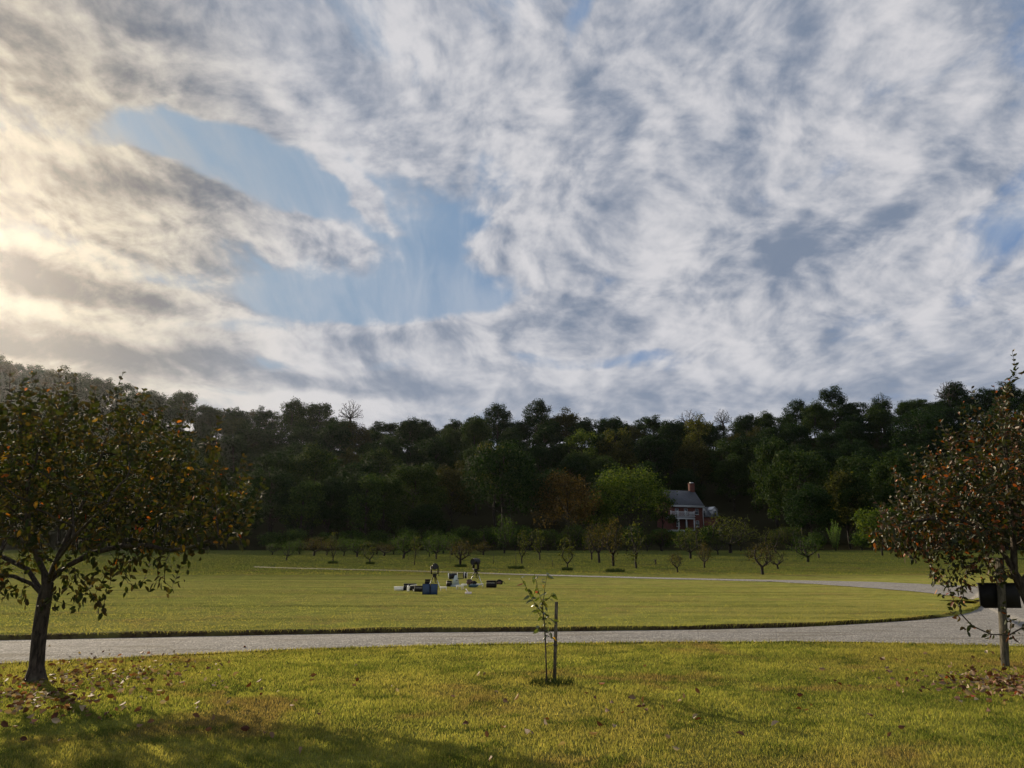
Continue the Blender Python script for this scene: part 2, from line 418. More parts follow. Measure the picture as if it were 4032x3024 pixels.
# ------------------------------------------------------------------ gravel drive
def mat_gravel():
    m, t = new_mat('gravel'); g = t.n('ShaderNodeNewGeometry').outputs['Position']
    vo = t.n('ShaderNodeTexVoronoi'); t.put(vo.inputs['Vector'], g); vo.inputs['Scale'].default_value = 34
    sp = t.sep(vo.outputs['Color'])[0]
    n = t.noise(g, 2.2, 6, 0.65)
    cc = t.ramp(sp, [(0, (0.09, 0.088, 0.085)), (0.4, (0.20, 0.195, 0.185)), (0.8, (0.29, 0.28, 0.265)), (1, (0.50, 0.48, 0.44))])
    cc = t.mix(t.rng(t.noise(g, 9, 6, 0.75), 0.3, 0.7, 0, 0.7), cc, (0.15, 0.147, 0.14))
    cc = t.mix(t.rng(t.noise(t.v('MULTIPLY', g, (0.6, 2.5, 1)), 3, 5, 0.7), 0.5, 0.68, 0, 0.6), cc, (0.30, 0.295, 0.275))
    cc = t.mix(t.rng(t.noise(t.v('MULTIPLY', g, (0.35, 2.2, 1)), 1.2, 5, 0.6), 0.50, 0.66, 0, 0.6), cc, (0.12, 0.108, 0.08))
    cc = t.mix(t.m('MULTIPLY', t.rng(t.sep(g)[0], 6, -8), t.rng(t.sep(g)[1], 40, 50)), cc, (0.085, 0.082, 0.034))
    hh = t.m('ADD', t.m('MULTIPLY', vo.outputs['Distance'], -1.0), t.m('MULTIPLY', n, 1.4))
    finish(t, pbsdf(t, cc, 0.95, 0, 0.15, bump(t, hh, 0.9, 0.03))); return m
M_GRAVEL = mat_gravel()
def resample(P, n):
    P = np.array(P, float); d = np.concatenate([[0], np.cumsum(np.linalg.norm(np.diff(P[:, :2], axis=0), axis=1))])
    s_ = np.linspace(0, d[-1], n); return np.stack([np.interp(s_, d, P[:, 0]), np.interp(s_, d, P[:, 1])], 1)
def strip(A, B, n, m, zoff, name, mat, rag=0.0, seed=1):
    g = np.random.default_rng(seed)
    A = resample(A, n); B = resample(B, n)
    nz = lambda: np.convolve(g.normal(size=n + 8), np.ones(3) / 3, 'same')[4:-4] * rag
    dirv = (B - A); dirv /= np.linalg.norm(dirv, axis=1)[:, None]
    A = A - dirv * nz()[:, None]; B = B + dirv * nz()[:, None]
    f = np.linspace(0, 1, m)[None, :, None]
    Pp = A[:, None] * (1 - f) + B[:, None] * f
    Z = H(Pp[..., 0], Pp[..., 1]) + zoff
    V = np.concatenate([Pp, Z[..., None]], -1).reshape(-1, 3)
    i = (np.arange(n - 1)[:, None] * m + np.arange(m - 1)[None]).ravel()
    return tag(link(name, np_mesh(name, V, [np.stack([i, i + m, i + m + 1, i + 1], 1)]), mat, smooth=True), kind='structure')
near_e = [(-60, 1441), (0, 1435), (300, 1421), (600, 1406), (900, 1397), (1100, 1392), (1400, 1389), (1750, 1388), (2000, 1392), (2212, 1396), (2290, 1398)]
far_e = [(-60, 1386), (0, 1385), (300, 1379), (600, 1373), (900, 1368), (1200, 1366), (1500, 1362), (1750, 1356), (1900, 1347), (2000, 1340), (2060, 1332), (2100, 1322), (2122, 1308)]
NE = [gK(*p)[:2] for p in near_e]; FE = [gK(*p)[:2] for p in far_e]
NE = [(-26, NE[0][1] - 1.5), *NE]; FE = [(-30, FE[0][1] + 0.2), *FE]
p2lo = [(1000, 2234.5), (1500, 2247), (2000, 2263.5), (2300, 2272), (2500, 2278), (2800, 2285), (3050, 2292), (3200, 2300), (3450, 2318), (3600, 2330), (3750, 2347), (3830, 2362)]
p2hi = [(1000, 2231), (1500, 2243.5), (2000, 2259), (2300, 2267), (2500, 2272), (2800, 2279), (3050, 2284), (3200, 2287), (3450, 2292), (3600, 2299), (3750, 2306), (3900, 2312)]
LO = [gN(*p)[:2] for p in p2lo]; HI = [gN(*p)[:2] for p in p2hi]
cx = LO[-1][0]; R0 = FE[-1]
end_in = [(R0[0] + 0.6, R0[1] + 1.5), (cx + 0.3, LO[-1][1] - 2.0)]
IN = resample(FE + end_in + LO[::-1], 360)            # inner edge of the loop
OUT = resample(NE + [(NE[-1][0] + 6, NE[-1][1] + 1.5), (HI[-1][0] + 14, 24.0), (HI[-1][0] + 13, 31.0), (HI[-1][0] + 5, HI[-1][1] - 0.5)] + HI[::-1], 360)
def strip_match(IN, OUT):
    # pair up by running both at matching corners
    a = np.concatenate([resample(FE, 160), resample([FE[-1]] + end_in + [LO[-1]], 60), resample(LO[::-1], 140)])
    b = np.concatenate([resample(NE, 160), resample([NE[-1], (NE[-1][0] + 6, NE[-1][1] + 1.5), (HI[-1][0] + 14, 24.0), (HI[-1][0] + 13, 31.0), (HI[-1][0] + 5, HI[-1][1] - 0.5), HI[-1]], 60), resample(HI[::-1], 140)])
    return a, b
ea, eb = strip_match(IN, OUT)
def road():
    g = np.random.default_rng(3); n = len(ea); m = 9
    rag = lambda k: (g.normal(size=n) * .6 + np.convolve(g.normal(size=n + 8), np.ones(5) / 5, 'same')[4:-4] * 2.2) * k
    dirv = eb - ea; dirv /= np.linalg.norm(dirv, axis=1)[:, None]
    A_ = ea - dirv * (rag(0.045))[:, None]; B_ = eb + dirv * (rag(0.07))[:, None]
    f = np.linspace(0, 1, m)[None, :, None]; Pp = A_[:, None] * (1 - f) + B_[:, None] * f
    crown = np.sin(np.linspace(0, math.pi, m))[None] * 0.03
    Z = H(Pp[..., 0], Pp[..., 1]) + 0.018 + crown
    V = np.concatenate([Pp, Z[..., None]], -1).reshape(-1, 3)
    i = (np.arange(n - 1)[:, None] * m + np.arange(m - 1)[None]).ravel()
    tag(link('gravel_drive', np_mesh('gravel_drive', V, [np.stack([i, i + m, i + m + 1, i + 1], 1)]), M_GRAVEL, smooth=True), kind='structure')
road()
# low turf bank on the island side of the drive, its cut edge bare soil
def mat_soil():
    m, t = new_mat('turf_edge_soil'); g = t.n('ShaderNodeNewGeometry').outputs['Position']
    n = t.noise(g, 5, 6, 0.7); n2 = t.noise(g, 1.1, 4, 0.6)
    cc = t.mix(t.rng(n, 0.4, 0.62), (0.035, 0.024, 0.014), (0.075, 0.062, 0.025)); cc = t.mix(t.rng(n2, 0.5, 0.7, 0, 0.7), cc, (0.10, 0.10, 0.03))
    finish(t, pbsdf(t, cc, 1.0, 0, 0.05, bump(t, n, 0.8, 0.04))); return m
M_SOIL = mat_soil()
def bank():
    g = np.random.default_rng(5); P = ea[:215]; Q = eb[:215]; n = len(P)
    dirv = P - Q; dirv /= np.linalg.norm(dirv, axis=1)[:, None]
    prof = [(-0.05, 0.0), (0.0, 0.05), (0.05, 0.10), (0.16, 0.115)]; prof2 = [(0.16, 0.115), (0.45, 0.11), (1.0, 0.06), (2.0, -0.01)]
    jz = 0.8 + 0.35 * np.convolve(g.random(n + 6), np.ones(3) / 3, 'same')[3:-3]; jx = g.normal(size=n) * 0.02
    for nm, pr, mt in (('turf_edge', prof, M_SOIL), ('turf_bank', prof2, M_GROUND)):
        V = []
        for (d, z) in pr:
            q = P + dirv * (d + jx)[:, None]; V.append(np.concatenate([q, (H(q[:, 0], q[:, 1]) + z * jz)[:, None]], 1))
        V = np.stack(V, 1).reshape(-1, 3); m = len(pr)
        i = (np.arange(n - 1)[:, None] * m + np.arange(m - 1)[None]).ravel()
        tag(link(nm, np_mesh(nm, V, [np.stack([i, i + m, i + m + 1, i + 1], 1)]), mt, smooth=True), kind='structure')
bank()

# ------------------------------------------------------------------ grass blades
def mat_blade():
    m, t = new_mat('grass_blade')
    geo = t.n('ShaderNodeNewGeometry'); g = geo.outputs['Position']; r = geo.outputs['Random Per Island']
    cc = grass_col(t, t.v('MULTIPLY', g, (1, 1, 0)))
    cc = t.v('SCALE', cc, sc=t.m('ADD', 0.75, t.m('MULTIPLY', r, 0.75)))
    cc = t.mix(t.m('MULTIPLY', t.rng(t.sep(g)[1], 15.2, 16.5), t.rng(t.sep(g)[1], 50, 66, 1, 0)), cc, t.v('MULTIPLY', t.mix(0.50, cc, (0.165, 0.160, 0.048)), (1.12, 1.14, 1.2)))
    cc = t.mix(t.rng(r, 0.86, 0.9, 0, 0.6), cc, (0.24, 0.19, 0.08))
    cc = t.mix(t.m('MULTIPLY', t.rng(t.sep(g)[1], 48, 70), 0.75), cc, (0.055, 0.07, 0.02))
    d = t.n('ShaderNodeBsdfDiffuse'); t.put(d.inputs[0], cc)
    tr = t.n('ShaderNodeBsdfTranslucent'); t.put(tr.inputs[0], t.v('MULTIPLY', cc, (1.9, 1.75, 1.05)))
    mx = t.n('ShaderNodeMixShader'); mx.inputs[0].default_value = 0.5
    t.nt.links.new(d.outputs[0], mx.inputs[1]); t.nt.links.new(tr.outputs[0], mx.inputs[2]); finish(t, mx.outputs[0]); return m
M_BLADE = mat_blade()
from math import atan2
def inside_road(x, y):
    # true where a point lies on the gravel
    poly = np.concatenate([ea, eb[::-1]]); c = np.zeros(len(x), bool); n = len(poly)
    a = poly; b = np.roll(poly, -1, 0)
    for i in range(0, n):
        y0, y1 = a[i, 1], b[i, 1]
        if y0 == y1: continue
        cond = ((y0 > y) != (y1 > y)); 
        if not cond.any(): continue
        xi = (b[i, 0] - a[i, 0]) * (y - y0) / (y1 - y0) + a[i, 0]
        c ^= cond & (x < xi)
    return c
def blades(x, y, h, wd, name, label, seed):
    g = np.random.default_rng(seed)
    ok = ~inside_road(x, y); x, y, h = x[ok], y[ok], h[ok]
    n = len(x); a = g.random(n) * math.pi; lean = g.normal(size=(n, 2)) * 0.45 * h[:, None]
    ww = wd * (0.6 + 0.8 * g.random(n)) / 2; z = H(x, y) - 0.005
    base = np.stack([x, y, z], 1); off = np.stack([np.cos(a) * ww, np.sin(a) * ww, np.zeros(n)], 1)
    mid = base + np.stack([lean[:, 0] * .35, lean[:, 1] * .35, h * 0.6], 1)
    tip = base + np.stack([lean[:, 0], lean[:, 1], h], 1)
    V = np.stack([base - off, base + off, mid + off * 0.7, mid - off * 0.7, tip], 1).reshape(-1, 3)
    i = np.arange(n) * 5
    o = link(name, np_mesh(name, V, [np.stack([i, i + 1, i + 2, i + 3], 1), np.stack([i + 3, i + 2, i + 4], 1)]), M_BLADE)
    return tag(o, label, 'grass', kind='stuff')
def lawn(n, y0, y1, h0, wd, name, label, seed, p=1.0):
    g = np.random.default_rng(seed)
    y = y0 + (y1 - y0) * g.random(n) ** p; x = (g.random(n) * 2 - 1) * (0.72 * y + 0.6)
    cl = np.sin(x * 2.1 + 1.3 * np.sin(y * 1.7)) * np.sin(y * 2.7 + np.sin(x * 1.9)) + 0.6 * np.sin(x * 5.3 + y * 3.1) * np.sin(y * 6.1 - x * 2.2)
    h = h0 * (0.75 + 0.5 * g.random(n)) * (1 + 0.22 * cl)
    return blades(x, y, h, wd, name, label, seed + 1)
lawn(420000, 5.2, 15.0, 0.034, 0.0060, 'lawn_grass', 'short yellow-green grass in the near lawn under the foreground trees', 11, 0.9)
lawn(260000, 15.5, 62, 0.022, 0.013, 'meadow_grass', 'mown olive green grass of the island inside the gravel loop', 13, 1.5)
lawn(150000, 60, 136, 0.06, 0.035, 'orchard_grass', 'longer green grass between the rows of orchard trees', 17, 1.0)
def fringe():
    g = np.random.default_rng(23); n = 9000; k = g.integers(0, 158, n); f = g.random(n)
    p = ea[k] * (1 - f[:, None]) + ea[k + 1] * f[:, None]; q = eb[k] * (1 - f[:, None]) + eb[k + 1] * f[:, None]
    d = p - q; d /= np.linalg.norm(d, axis=1)[:, None]; e = p + d * (np.abs(g.normal(size=n))[:, None] * 0.10 + 0.03)
    e2 = q - d * (np.abs(g.normal(size=n))[:, None] * 0.16 - 0.02)
    P_ = np.concatenate([e, e2]); h = np.concatenate([0.12 + 0.05 * g.random(n), 0.035 + 0.04 * g.random(n)])
    blades(P_[:, 0], P_[:, 1], h, 0.012, 'verge_grass', 'ragged grass fringe along both edges of the gravel drive', 24)
fringe()

# ------------------------------------------------------------------ trees
def leaf_mesh(C, Dr, L, Wd, g, name, fold=0.18, droop=0.0):
    """pointed leaves folded along the midrib: base C, direction Dr, lengths L, widths Wd"""
    n = len(C); Dr = Dr / (np.linalg.norm(Dr, axis=1)[:, None] + 1e-9)
    rnd = g.normal(size=(n, 3)); S = np.cross(Dr, rnd); S /= np.linalg.norm(S, axis=1)[:, None] + 1e-9
    U = np.cross(S, Dr); L = L[:, None]; W2 = Wd[:, None] / 2
    dr = np.zeros((n, 3)); dr[:, 2] = -droop * L[:, 0]
    m1 = C + Dr * L * 0.33; m2 = C + Dr * L * 0.68 + dr * 0.4; tip = C + Dr * L + dr
    up = U * W2 * fold * 2
    V = np.stack([C, m1 - S * W2 * 0.95 + up, m1, m1 + S * W2 * 0.95 + up, m2 - S * W2 * 0.8 + up, m2, m2 + S * W2 * 0.8 + up, tip], 1).reshape(-1, 3)
    i = (np.arange(n) * 8)[:, None]
    T3 = np.concatenate([i + np.array([0, 2, 1]), i + np.array([0, 3, 2]), i + np.array([4, 5, 7]), i + np.array([5, 6, 7])])
    Q4 = np.concatenate([i + np.array([1, 2, 5, 4]), i + np.array([2, 3, 6, 5])])
    return np_mesh(name, V, [T3, Q4])
def colonize(nodes, par, att, step, infl, kill, iters=120, trop=0.0):
    nodes = [np.array(p, float) for p in nodes]; par = list(par); alive = np.ones(len(att), bool)
    P_ = np.array(nodes); near = np.full(len(att), -1); nd = np.full(len(att), 1e9)
    for i, p in enumerate(P_):
        d = np.linalg.norm(att - p, axis=1); b = d < nd; nd[b] = d[b]; near[b] = i
    for it in range(iters):
        alive &= nd > kill
        act = alive & (nd < infl)
        if not act.any():
            infl *= 1.5
            if infl > 30: break
            continue
        idx = np.unique(near[act]); newp = []
        for i in idx:
            v = att[act & (near == i)] - nodes[i]; v = (v / np.linalg.norm(v, axis=1)[:, None]).mean(0); v[2] += trop
            v = v / (np.linalg.norm(v) + 1e-9) + rng.normal(size=3) * 0.16; v /= np.linalg.norm(v)
            newp.append((i, nodes[i] + v * step))
        k0 = len(nodes)
        for i, p in newp: nodes.append(p); par.append(i)
        for k in range(k0, len(nodes)):
            d = np.linalg.norm(att - nodes[k], axis=1); b = d < nd; nd[b] = d[b]; near[b] = k
        if len(nodes) > 9000: break
    return np.array(nodes), np.array(par)
def radii(nodes, par, tip, expo=2.4):
    n = len(nodes); acc = np.zeros(n); kids = np.zeros(n, int)
    for i in range(n): 
        if par[i] >= 0: kids[par[i]] += 1
    for i in range(n - 1, -1, -1):
        if kids[i] == 0: acc[i] = tip ** expo
        if par[i] >= 0: acc[par[i]] += acc[i]
    return acc ** (1 / expo), kids
def wood_mesh(nodes, par, rad, name, rmin=0.0, scale_n=True):
    n = len(nodes); ch = [[] for _ in range(n)]
    for i in range(n):
        if par[i] >= 0: ch[par[i]].append(i)
    mb = MB(); starts = [(0, None)]
    while starts:
        i, p = starts.pop(); chain = [] if p is None else [p]
        while True:
            chain.append(i)
            if not ch[i]: break
            c = sorted(ch[i], key=lambda k: -rad[k])
            for k in c[1:]: starts.append((k, i))
            i = c[0]
        if len(chain) < 2: continue
        rr = rad[chain].copy()
        if p is not None: rr[0] = min(rr[0], rr[1] * 1.25)
        if rr.max() < rmin: continue
        mb.tube(nodes[chain], rr, 4 if rr.max() < 0.012 else (6 if rr.max() < 0.04 else 12), cap=rr.max() > 0.012)
    return mb

BARK = mat_bark('bark', (0.018, 0.014, 0.011), (0.075, 0.06, 0.046), 22)
BARK_TWIG = mat_bark('bark_twig', (0.025, 0.021, 0.017), (0.06, 0.05, 0.042), 4)
BARK_DARK = mat_bark('bark_dark', (0.012, 0.010, 0.008), (0.035, 0.03, 0.025), 4)
BARK_GREY = mat_bark('bark_grey', (0.10, 0.09, 0.08), (0.24, 0.22, 0.19), 6)
LEAF_A = mat_leaf('leaf_orchard_brown', [(0, (0.022, 0.034, 0.010)), (0.40, (0.038, 0.048, 0.014)), (0.72, (0.052, 0.044, 0.018)), (0.92, (0.060, 0.044, 0.018)), (0.972, (0.08, 0.062, 0.016)), (0.984, (0.36, 0.22, 0.03)), (0.993, (0.36, 0.12, 0.02)), (1, (0.28, 0.05, 0.015))], 0.7, 0.30, 0.10, tgain=1.15)
LEAF_B = mat_leaf('leaf_orchard_red', [(0, (0.016, 0.027, 0.009)), (0.50, (0.034, 0.040, 0.012)), (0.74, (0.050, 0.038, 0.015)), (0.88, (0.075, 0.034, 0.015)), (0.95, (0.13, 0.040, 0.014)), (0.985, (0.30, 0.07, 0.012)), (1, (0.36, 0.15, 0.02))], 0.5, 0.25, 0.28, tgain=1.2)
LEAF_S = mat_leaf('leaf_sapling', [(0, (0.035, 0.055, 0.014)), (0.8, (0.06, 0.08, 0.022)), (0.93, (0.08, 0.085, 0.022)), (0.95, (0.42, 0.24, 0.02)), (0.975, (0.20, 0.02, 0.01)), (1, (0.12, 0.02, 0.01))], 0.32, 0.35, 0.7)

def big_tree(name, base, lean_pts, r_base, ells, n_att, label, leafmat, seed, leaf_L, shoots, per, side_limbs=(), bottom=(), tipr=0.0035, trop=0.05, maxleaf=60000):
    global rng
    rng = np.random.default_rng(seed); g = rng
    t = thing(name, label, 'tree', base)
    att = []
    vol = np.array([e[3] * e[4] * e[5] for e in ells]); cnt = (n_att * vol / vol.sum()).astype(int)
    for e, c in zip(ells, cnt):
        v = g.normal(size=(c, 3)); v /= np.linalg.norm(v, axis=1)[:, None]; v *= (g.random(c) ** (1 / 2.2))[:, None]
        att.append(v * np.array(e[3:6]) + np.array(e[0:3]))
    att = np.concatenate(att)
    nodes = [np.array(p, float) for p in lean_pts]; par = [-1] + list(range(len(nodes) - 1))
    top = len(nodes) - 1
    for limb in side_limbs:
        prev = limb[0] if limb[0] >= 0 else top
        for p in limb[1:]: nodes.append(np.array(p, float)); par.append(prev); prev = len(nodes) - 1
    # subdivide for growth
    nodes, par = colonize(nodes, par, att, 0.13, 0.9, 0.22, 90, trop)
    rad, kids = radii(nodes, par, tipr)
    sc_ = r_base / rad[0]; rad = np.where(rad > tipr * 2, rad * (1 + (sc_ - 1) * np.clip((rad / rad[0]), 0, 1) ** 0.7), rad)
    # flare at the foot
    tr = nodes[:, 2]; fl = (tr < 0.25) & (rad > r_base * 0.5); rad[fl] *= 1 + 0.75 * (1 - tr[fl] / 0.25) ** 2
    # upright leafy shoots
    outer = np.where(kids == 0)[0]
    sn, sp = list(nodes), list(par); srad = list(rad); leafC, leafD, leafL = [], [], []
    topo = outer[np.argsort(-(nodes[outer][:, 2] + 0.25 * g.random(len(outer))))]
    pick = list(g.choice(outer, min(shoots, len(outer)), replace=False))
    for i in pick:
        ln = 0.22 + 0.28 * g.random(); o_ = nodes[i] - np.array([0, 0, nodes[:, 2].mean()]); o_[2] = max(o_[2], 0)
        d = np.array([0, 0, 1.0]) + 0.35 * o_ / (np.linalg.norm(o_) + 1e-6) + g.normal(size=3) * 0.15; d /= np.linalg.norm(d)
        prev = i; k = 5
        for s_ in range(1, k + 1):
            p = nodes[i] + d * ln * s_ / k + g.normal(size=3) * 0.006
            sn.append(p); sp.append(prev); srad.append(0.003); prev = len(sn) - 1
            for q in range(3):
                a = g.normal(size=3); a = a - d * np.dot(a, d); a /= np.linalg.norm(a)
                leafC.append(p); leafD.append(a * 0.9 + d * 0.75); leafL.append(leaf_L * (0.75 + 0.4 * g.random()) * (1 - 0.25 * s_ / k))
    nodes2 = np.array(sn); par2 = np.array(sp); rad2 = np.array(srad)
    mb = wood_mesh(nodes2, par2, rad2, 'trunk')
    mb.build('trunk', BARK, t, smooth=True)
    thin = np.where(rad < tipr * 3.0)[0]
    c = nodes[thin]; pd = c - nodes[np.maximum(par[thin], 0)]
    C = np.repeat(c, per, 0) + g.normal(size=(len(c) * per, 3)) * 0.045
    Dd = np.repeat(pd / (np.linalg.norm(pd, axis=1)[:, None] + 1e-9), per, 0) * 0.55 + g.normal(size=(len(C), 3)) * 0.6
    Dd[:, 2] += np.where(C[:, 2] < np.quantile(C[:, 2], 0.2), -0.55, 0.12)
    C = np.concatenate([C, np.array(leafC)]); Dd = np.concatenate([Dd, np.array(leafD)])
    LL = np.concatenate([leaf_L * (0.65 + 0.55 * g.random(len(C) - len(leafL))), np.array(leafL)])
    ok = C[:, 2] > 0.05; C, Dd, LL = C[ok], Dd[ok], LL[ok]
    me = leaf_mesh(C, Dd, LL, LL * 0.5, g, 'leaves', 0.2, 0.12)
    link('foliage', me, leafmat, t)
    print(name, 'nodes', len(nodes), 'leaves', len(C))
    return t

# left tree: base at the foot of the trunk
bx, by, bz = gK(76, 1472)
S9 = by / F
def lp(kx, ky, dy=0.0):       # local point of the left tree
    return ((xfor(kx * K, ky * K, by + dy)) - bx, dy, zfor(kx * K, ky * K, by + dy) - bz)
lt = [(0, 0, -0.05), lp(77, 1462), lp(79, 1440), lp(82, 1400), lp(86, 1360), lp(92, 1320), lp(97, 1290), lp(103, 1262)]
limbs = [(-1, lp(118, 1240), lp(150, 1220, -.1), lp(200, 1195, -.2), lp(260, 1180, -.3), lp(320, 1178, -.35), lp(370, 1190, -.4), lp(420, 1180, -.4), lp(470, 1160, -.4)),
         (-1, lp(112, 1230, .1), lp(130, 1190, .2), lp(160, 1130, .3), lp(190, 1060, .4), lp(220, 980, .5)),
         (-1, lp(95, 1235), lp(75, 1190), lp(60, 1130, -.1), lp(60, 1060, -.1), lp(80, 980, 0)),
         (6, lp(70, 1262), lp(30, 1245, -.1), lp(-30, 1240, -.2), lp(-100, 1215, -.3)),
         (6, lp(60, 1230, .3), lp(0, 1200, .6), lp(-60, 1150, .9)),
         (-1, lp(140, 1225, .4), lp(200, 1190, .9), lp(280, 1130, 1.3)),
         (-1, lp(120, 1215, -.4), lp(160, 1160, -.9), lp(230, 1090, -1.3))]
def E(kx, ky, rx, ry, dy=0.0, rdy=1.6):
    p = lp(kx, ky, dy); k = by / F * K; return (p[0], p[1], p[2], rx * k, rdy, ry * k)
ellsL = [E(70, 1040, 290, 165, 0, 2.3), E(330, 1110, 190, 105, 0, 1.6), E(455, 1100, 105, 85, 0, 1.0), E(215, 950, 170, 95, 0, 1.7), E(70, 925, 110, 85, 0, 1.3), E(400, 985, 90, 60, 0, .9),
         E(240, 1230, 60, 50, 0, .6), E(320, 1225, 80, 35, -.2, .6), E(0, 1230, 90, 50, 0, 1.0), E(-150, 1050, 170, 130, 0, 2.0), E(170, 1265, 70, 60, -.2, .5), E(450, 1170, 100, 50, -.2, .8), E(215, 1290, 75, 42, -.3, .5), E(130, 1290, 45, 35, -.2, .4), E(350, 1270, 70, 30, -.3, .4), E(20, 1270, 60, 30, -.3, .5), E(490, 1070, 60, 70, 0, .7)]
big_tree('orchard_tree', (bx, by, bz), lt, 0.088, ellsL, 3000, 'broad brownish green fruit tree with orange-tinged leaves, standing left of the drive', LEAF_A, 41, 0.100, 520, 5, limbs)

# right tree: trunk foot just outside the frame
bx, by, bz = *ground(1052, 668)[:2], 0.0
rt = [(0, 0, -0.05), lp(2268, 1430), lp(2258, 1390), lp(2240, 1340), lp(2222, 1300), lp(2205, 1262), lp(2190, 1235)]
limbs = [(-1, lp(2165, 1190), lp(2130, 1150, -.1), lp(2080, 1125, -.2), lp(2020, 1120, -.2), lp(1950, 1130, -.2), lp(1890, 1150, -.2)),
         (-1, lp(2190, 1180), lp(2185, 1100, .1), lp(2175, 1020, .1), lp(2170, 940, .1)), (5, lp(2240, 1220), lp(2270, 1150), lp(2290, 1060)),
         (3, lp(2215, 1352, -.1), lp(2180, 1372, -.2), lp(2140, 1370, -.2), lp(2100, 1352, -.2), lp(2075, 1325, -.2))]
ellsR = [E(2190, 1050, 165, 150, 0, 1.7), E(2060, 1130, 110, 95, 0, 1.2), E(1940, 1165, 80, 48, 0, .7), E(2010, 1080, 60, 70, 0, .8), E(2170, 930, 80, 80, 0, .9), E(2330, 1020, 160, 180, 0, 1.9), E(2100, 985, 60, 60, 0, .7),
         E(2060, 1230, 90, 40, 0, .6), E(2170, 1220, 60, 35, .3, .6), E(2190, 870, 40, 40, 0, .3), E(1885, 1150, 40, 22, 0, .3), E(2105, 1340, 45, 28, -.2, .25), E(2200, 1330, 30, 30, -.1, .2), E(2203, 815, 12, 55, 0, .1), E(2160, 850, 16, 30, 0, .15), E(2120, 1215, 70, 40, -.4, .4), E(2000, 1190, 90, 40, 0, .7), E(1960, 1110, 60, 50, 0, .7)]
TR = big_tree('orchard_tree', (bx, by, bz), rt, 0.075, ellsR, 2500, 'glossy reddish green fruit tree leaning in beside the wooden post at the right', LEAF_B, 57, 0.095, 480, 9, limbs)

# ---- staked sapling
sx, sy, sz = gK(1181, 1480); q = sy / F * N * .3015
def sp_(x, z, dy=0.0): return ((x - 668) * q, dy, (1500 - z) * q)
t = thing('sapling', 'thin young fruit sapling with sparse leaves tied to a short stake', 'tree', (sx, sy, sz))
mb = MB(); mb.tube([sp_(668, 1510), sp_(664, 1250), sp_(656, 950), sp_(648, 800), sp_(636, 690), sp_(628, 600), sp_(625, 545)], [.011, .0095, .009, .0085, .0075, .0065, .005], 8)
brs = [[(625, 550), (612, 500), (580, 400), (550, 270), (525, 175)], [(626, 530), (640, 470), (655, 350), (675, 240), (692, 155)], [(632, 660), (600, 620), (560, 580), (520, 520), (480, 460), (430, 360), (400, 300), (350, 208)],
       [(640, 700), (600, 690), (570, 650), (545, 590)], [(636, 510), (680, 490), (720, 450), (745, 405)], [(645, 720), (690, 700), (730, 720), (760, 740)], [(652, 880), (690, 860), (720, 880)], [(655, 910), (700, 930), (760, 960)], [(648, 860), (600, 850), (550, 850)]]
g = np.random.default_rng(77); LC, LD, LL = [], [], []
for b in brs:
    dy = g.normal() * 0.05; pts = np.array([sp_(x, z, dy * i / len(b)) for i, (x, z) in enumerate(b)])
    mb.tube(pts, np.linspace(.005, .0022, len(b)), 6)
    nl = 2 + int(np.linalg.norm(pts[-1] - pts[0]) / 0.034)
    for k in range(nl):
        f = (k + 0.8) / nl * (len(b) - 1); i = min(int(f), len(b) - 2); p = pts[i] * (1 - f + i) + pts[i + 1] * (f - i)
        LC.append(p); d = g.normal(size=3); d[2] = g.normal() * .5 - 0.15; d[1] *= .6; LD.append(d); LL.append(0.070 + 0.035 * g.random())
for k in range(16):
    LC.append(sp_(640 + g.normal() * 22, 700 + g.normal() * 55)); d = g.normal(size=3); d[2] -= .3; LD.append(d); LL.append(0.06)
mb.build('trunk', BARK, t, smooth=True); LL = np.array(LL)
link('foliage', leaf_mesh(np.array(LC), np.array(LD), LL, LL * 0.5, g, 'leaves', 0.2, 0.25), LEAF_S, t)
M_POST = mat_bark('weathered_wood', (0.055, 0.048, 0.036), (0.16, 0.14, 0.10), 30)
def post_at(kx, ky, top, w_, d_, lean):
    x, y, z = gK(kx, ky); h = zfor(kx * K, top * K, y) - z
    return x, y, z, h
x, y, z, h = post_at(1197.5, 1477, 1300, 0, 0, 0)
st = thing('tree_stake', 'weathered brown wooden stake standing right of the thin sapling', 'stake', (x, y, z))
top = xfor(1202 * K, 1300 * K, y) - x
mb = MB(); mb.prism([(-.022, -.02), (.02, -.022), (.023, .018), (-.019, .022)], 2, -0.1, h)
mb.V[-1][:, 0] += (mb.V[-1][:, 2] / h) * top; mb.build('stake_shaft', M_POST, st)
mb = MB(); tz = zfor(1187 * K, 1393 * K, y); ring = []
for a in np.linspace(0, 2 * math.pi, 17): ring.append((top * .5 + .034 * math.cos(a), .034 * math.sin(a), tz - z + .004 * math.sin(a)))
mb.tube(ring, .004, 6); mb.tube([(top * .5 - .034, 0, tz - z), (-.06, 0.005, tz - z - .012), (sp_(655, 930)[0] + sx - x + .012, 0, tz - z - .02)], .004, 6)
mb.build('tie_strap', mat_plain('rubber', (0.02, 0.02, 0.02), .7), st)
# grass tuft round the sapling
g = np.random.default_rng(5); n = 450; a = g.random(n) * 6.28; r_ = 0.25 * np.sqrt(g.random(n))
o = blades(sx + 0.06 + r_ * 1.15 * np.cos(a), sy + 0.05 + r_ * .8 * np.sin(a), 0.06 + 0.06 * g.random(n), .006, 'grass_tuft', 'ring of taller dark grass round the foot of the staked sapling', 6)
m2, tt = new_mat('grass_dark'); d = tt.n('ShaderNodeBsdfDiffuse'); tt.put(d.inputs[0], (0.055, 0.075, 0.02, 1)); finish(tt, d.outputs[0]); o.data.materials[0] = m2

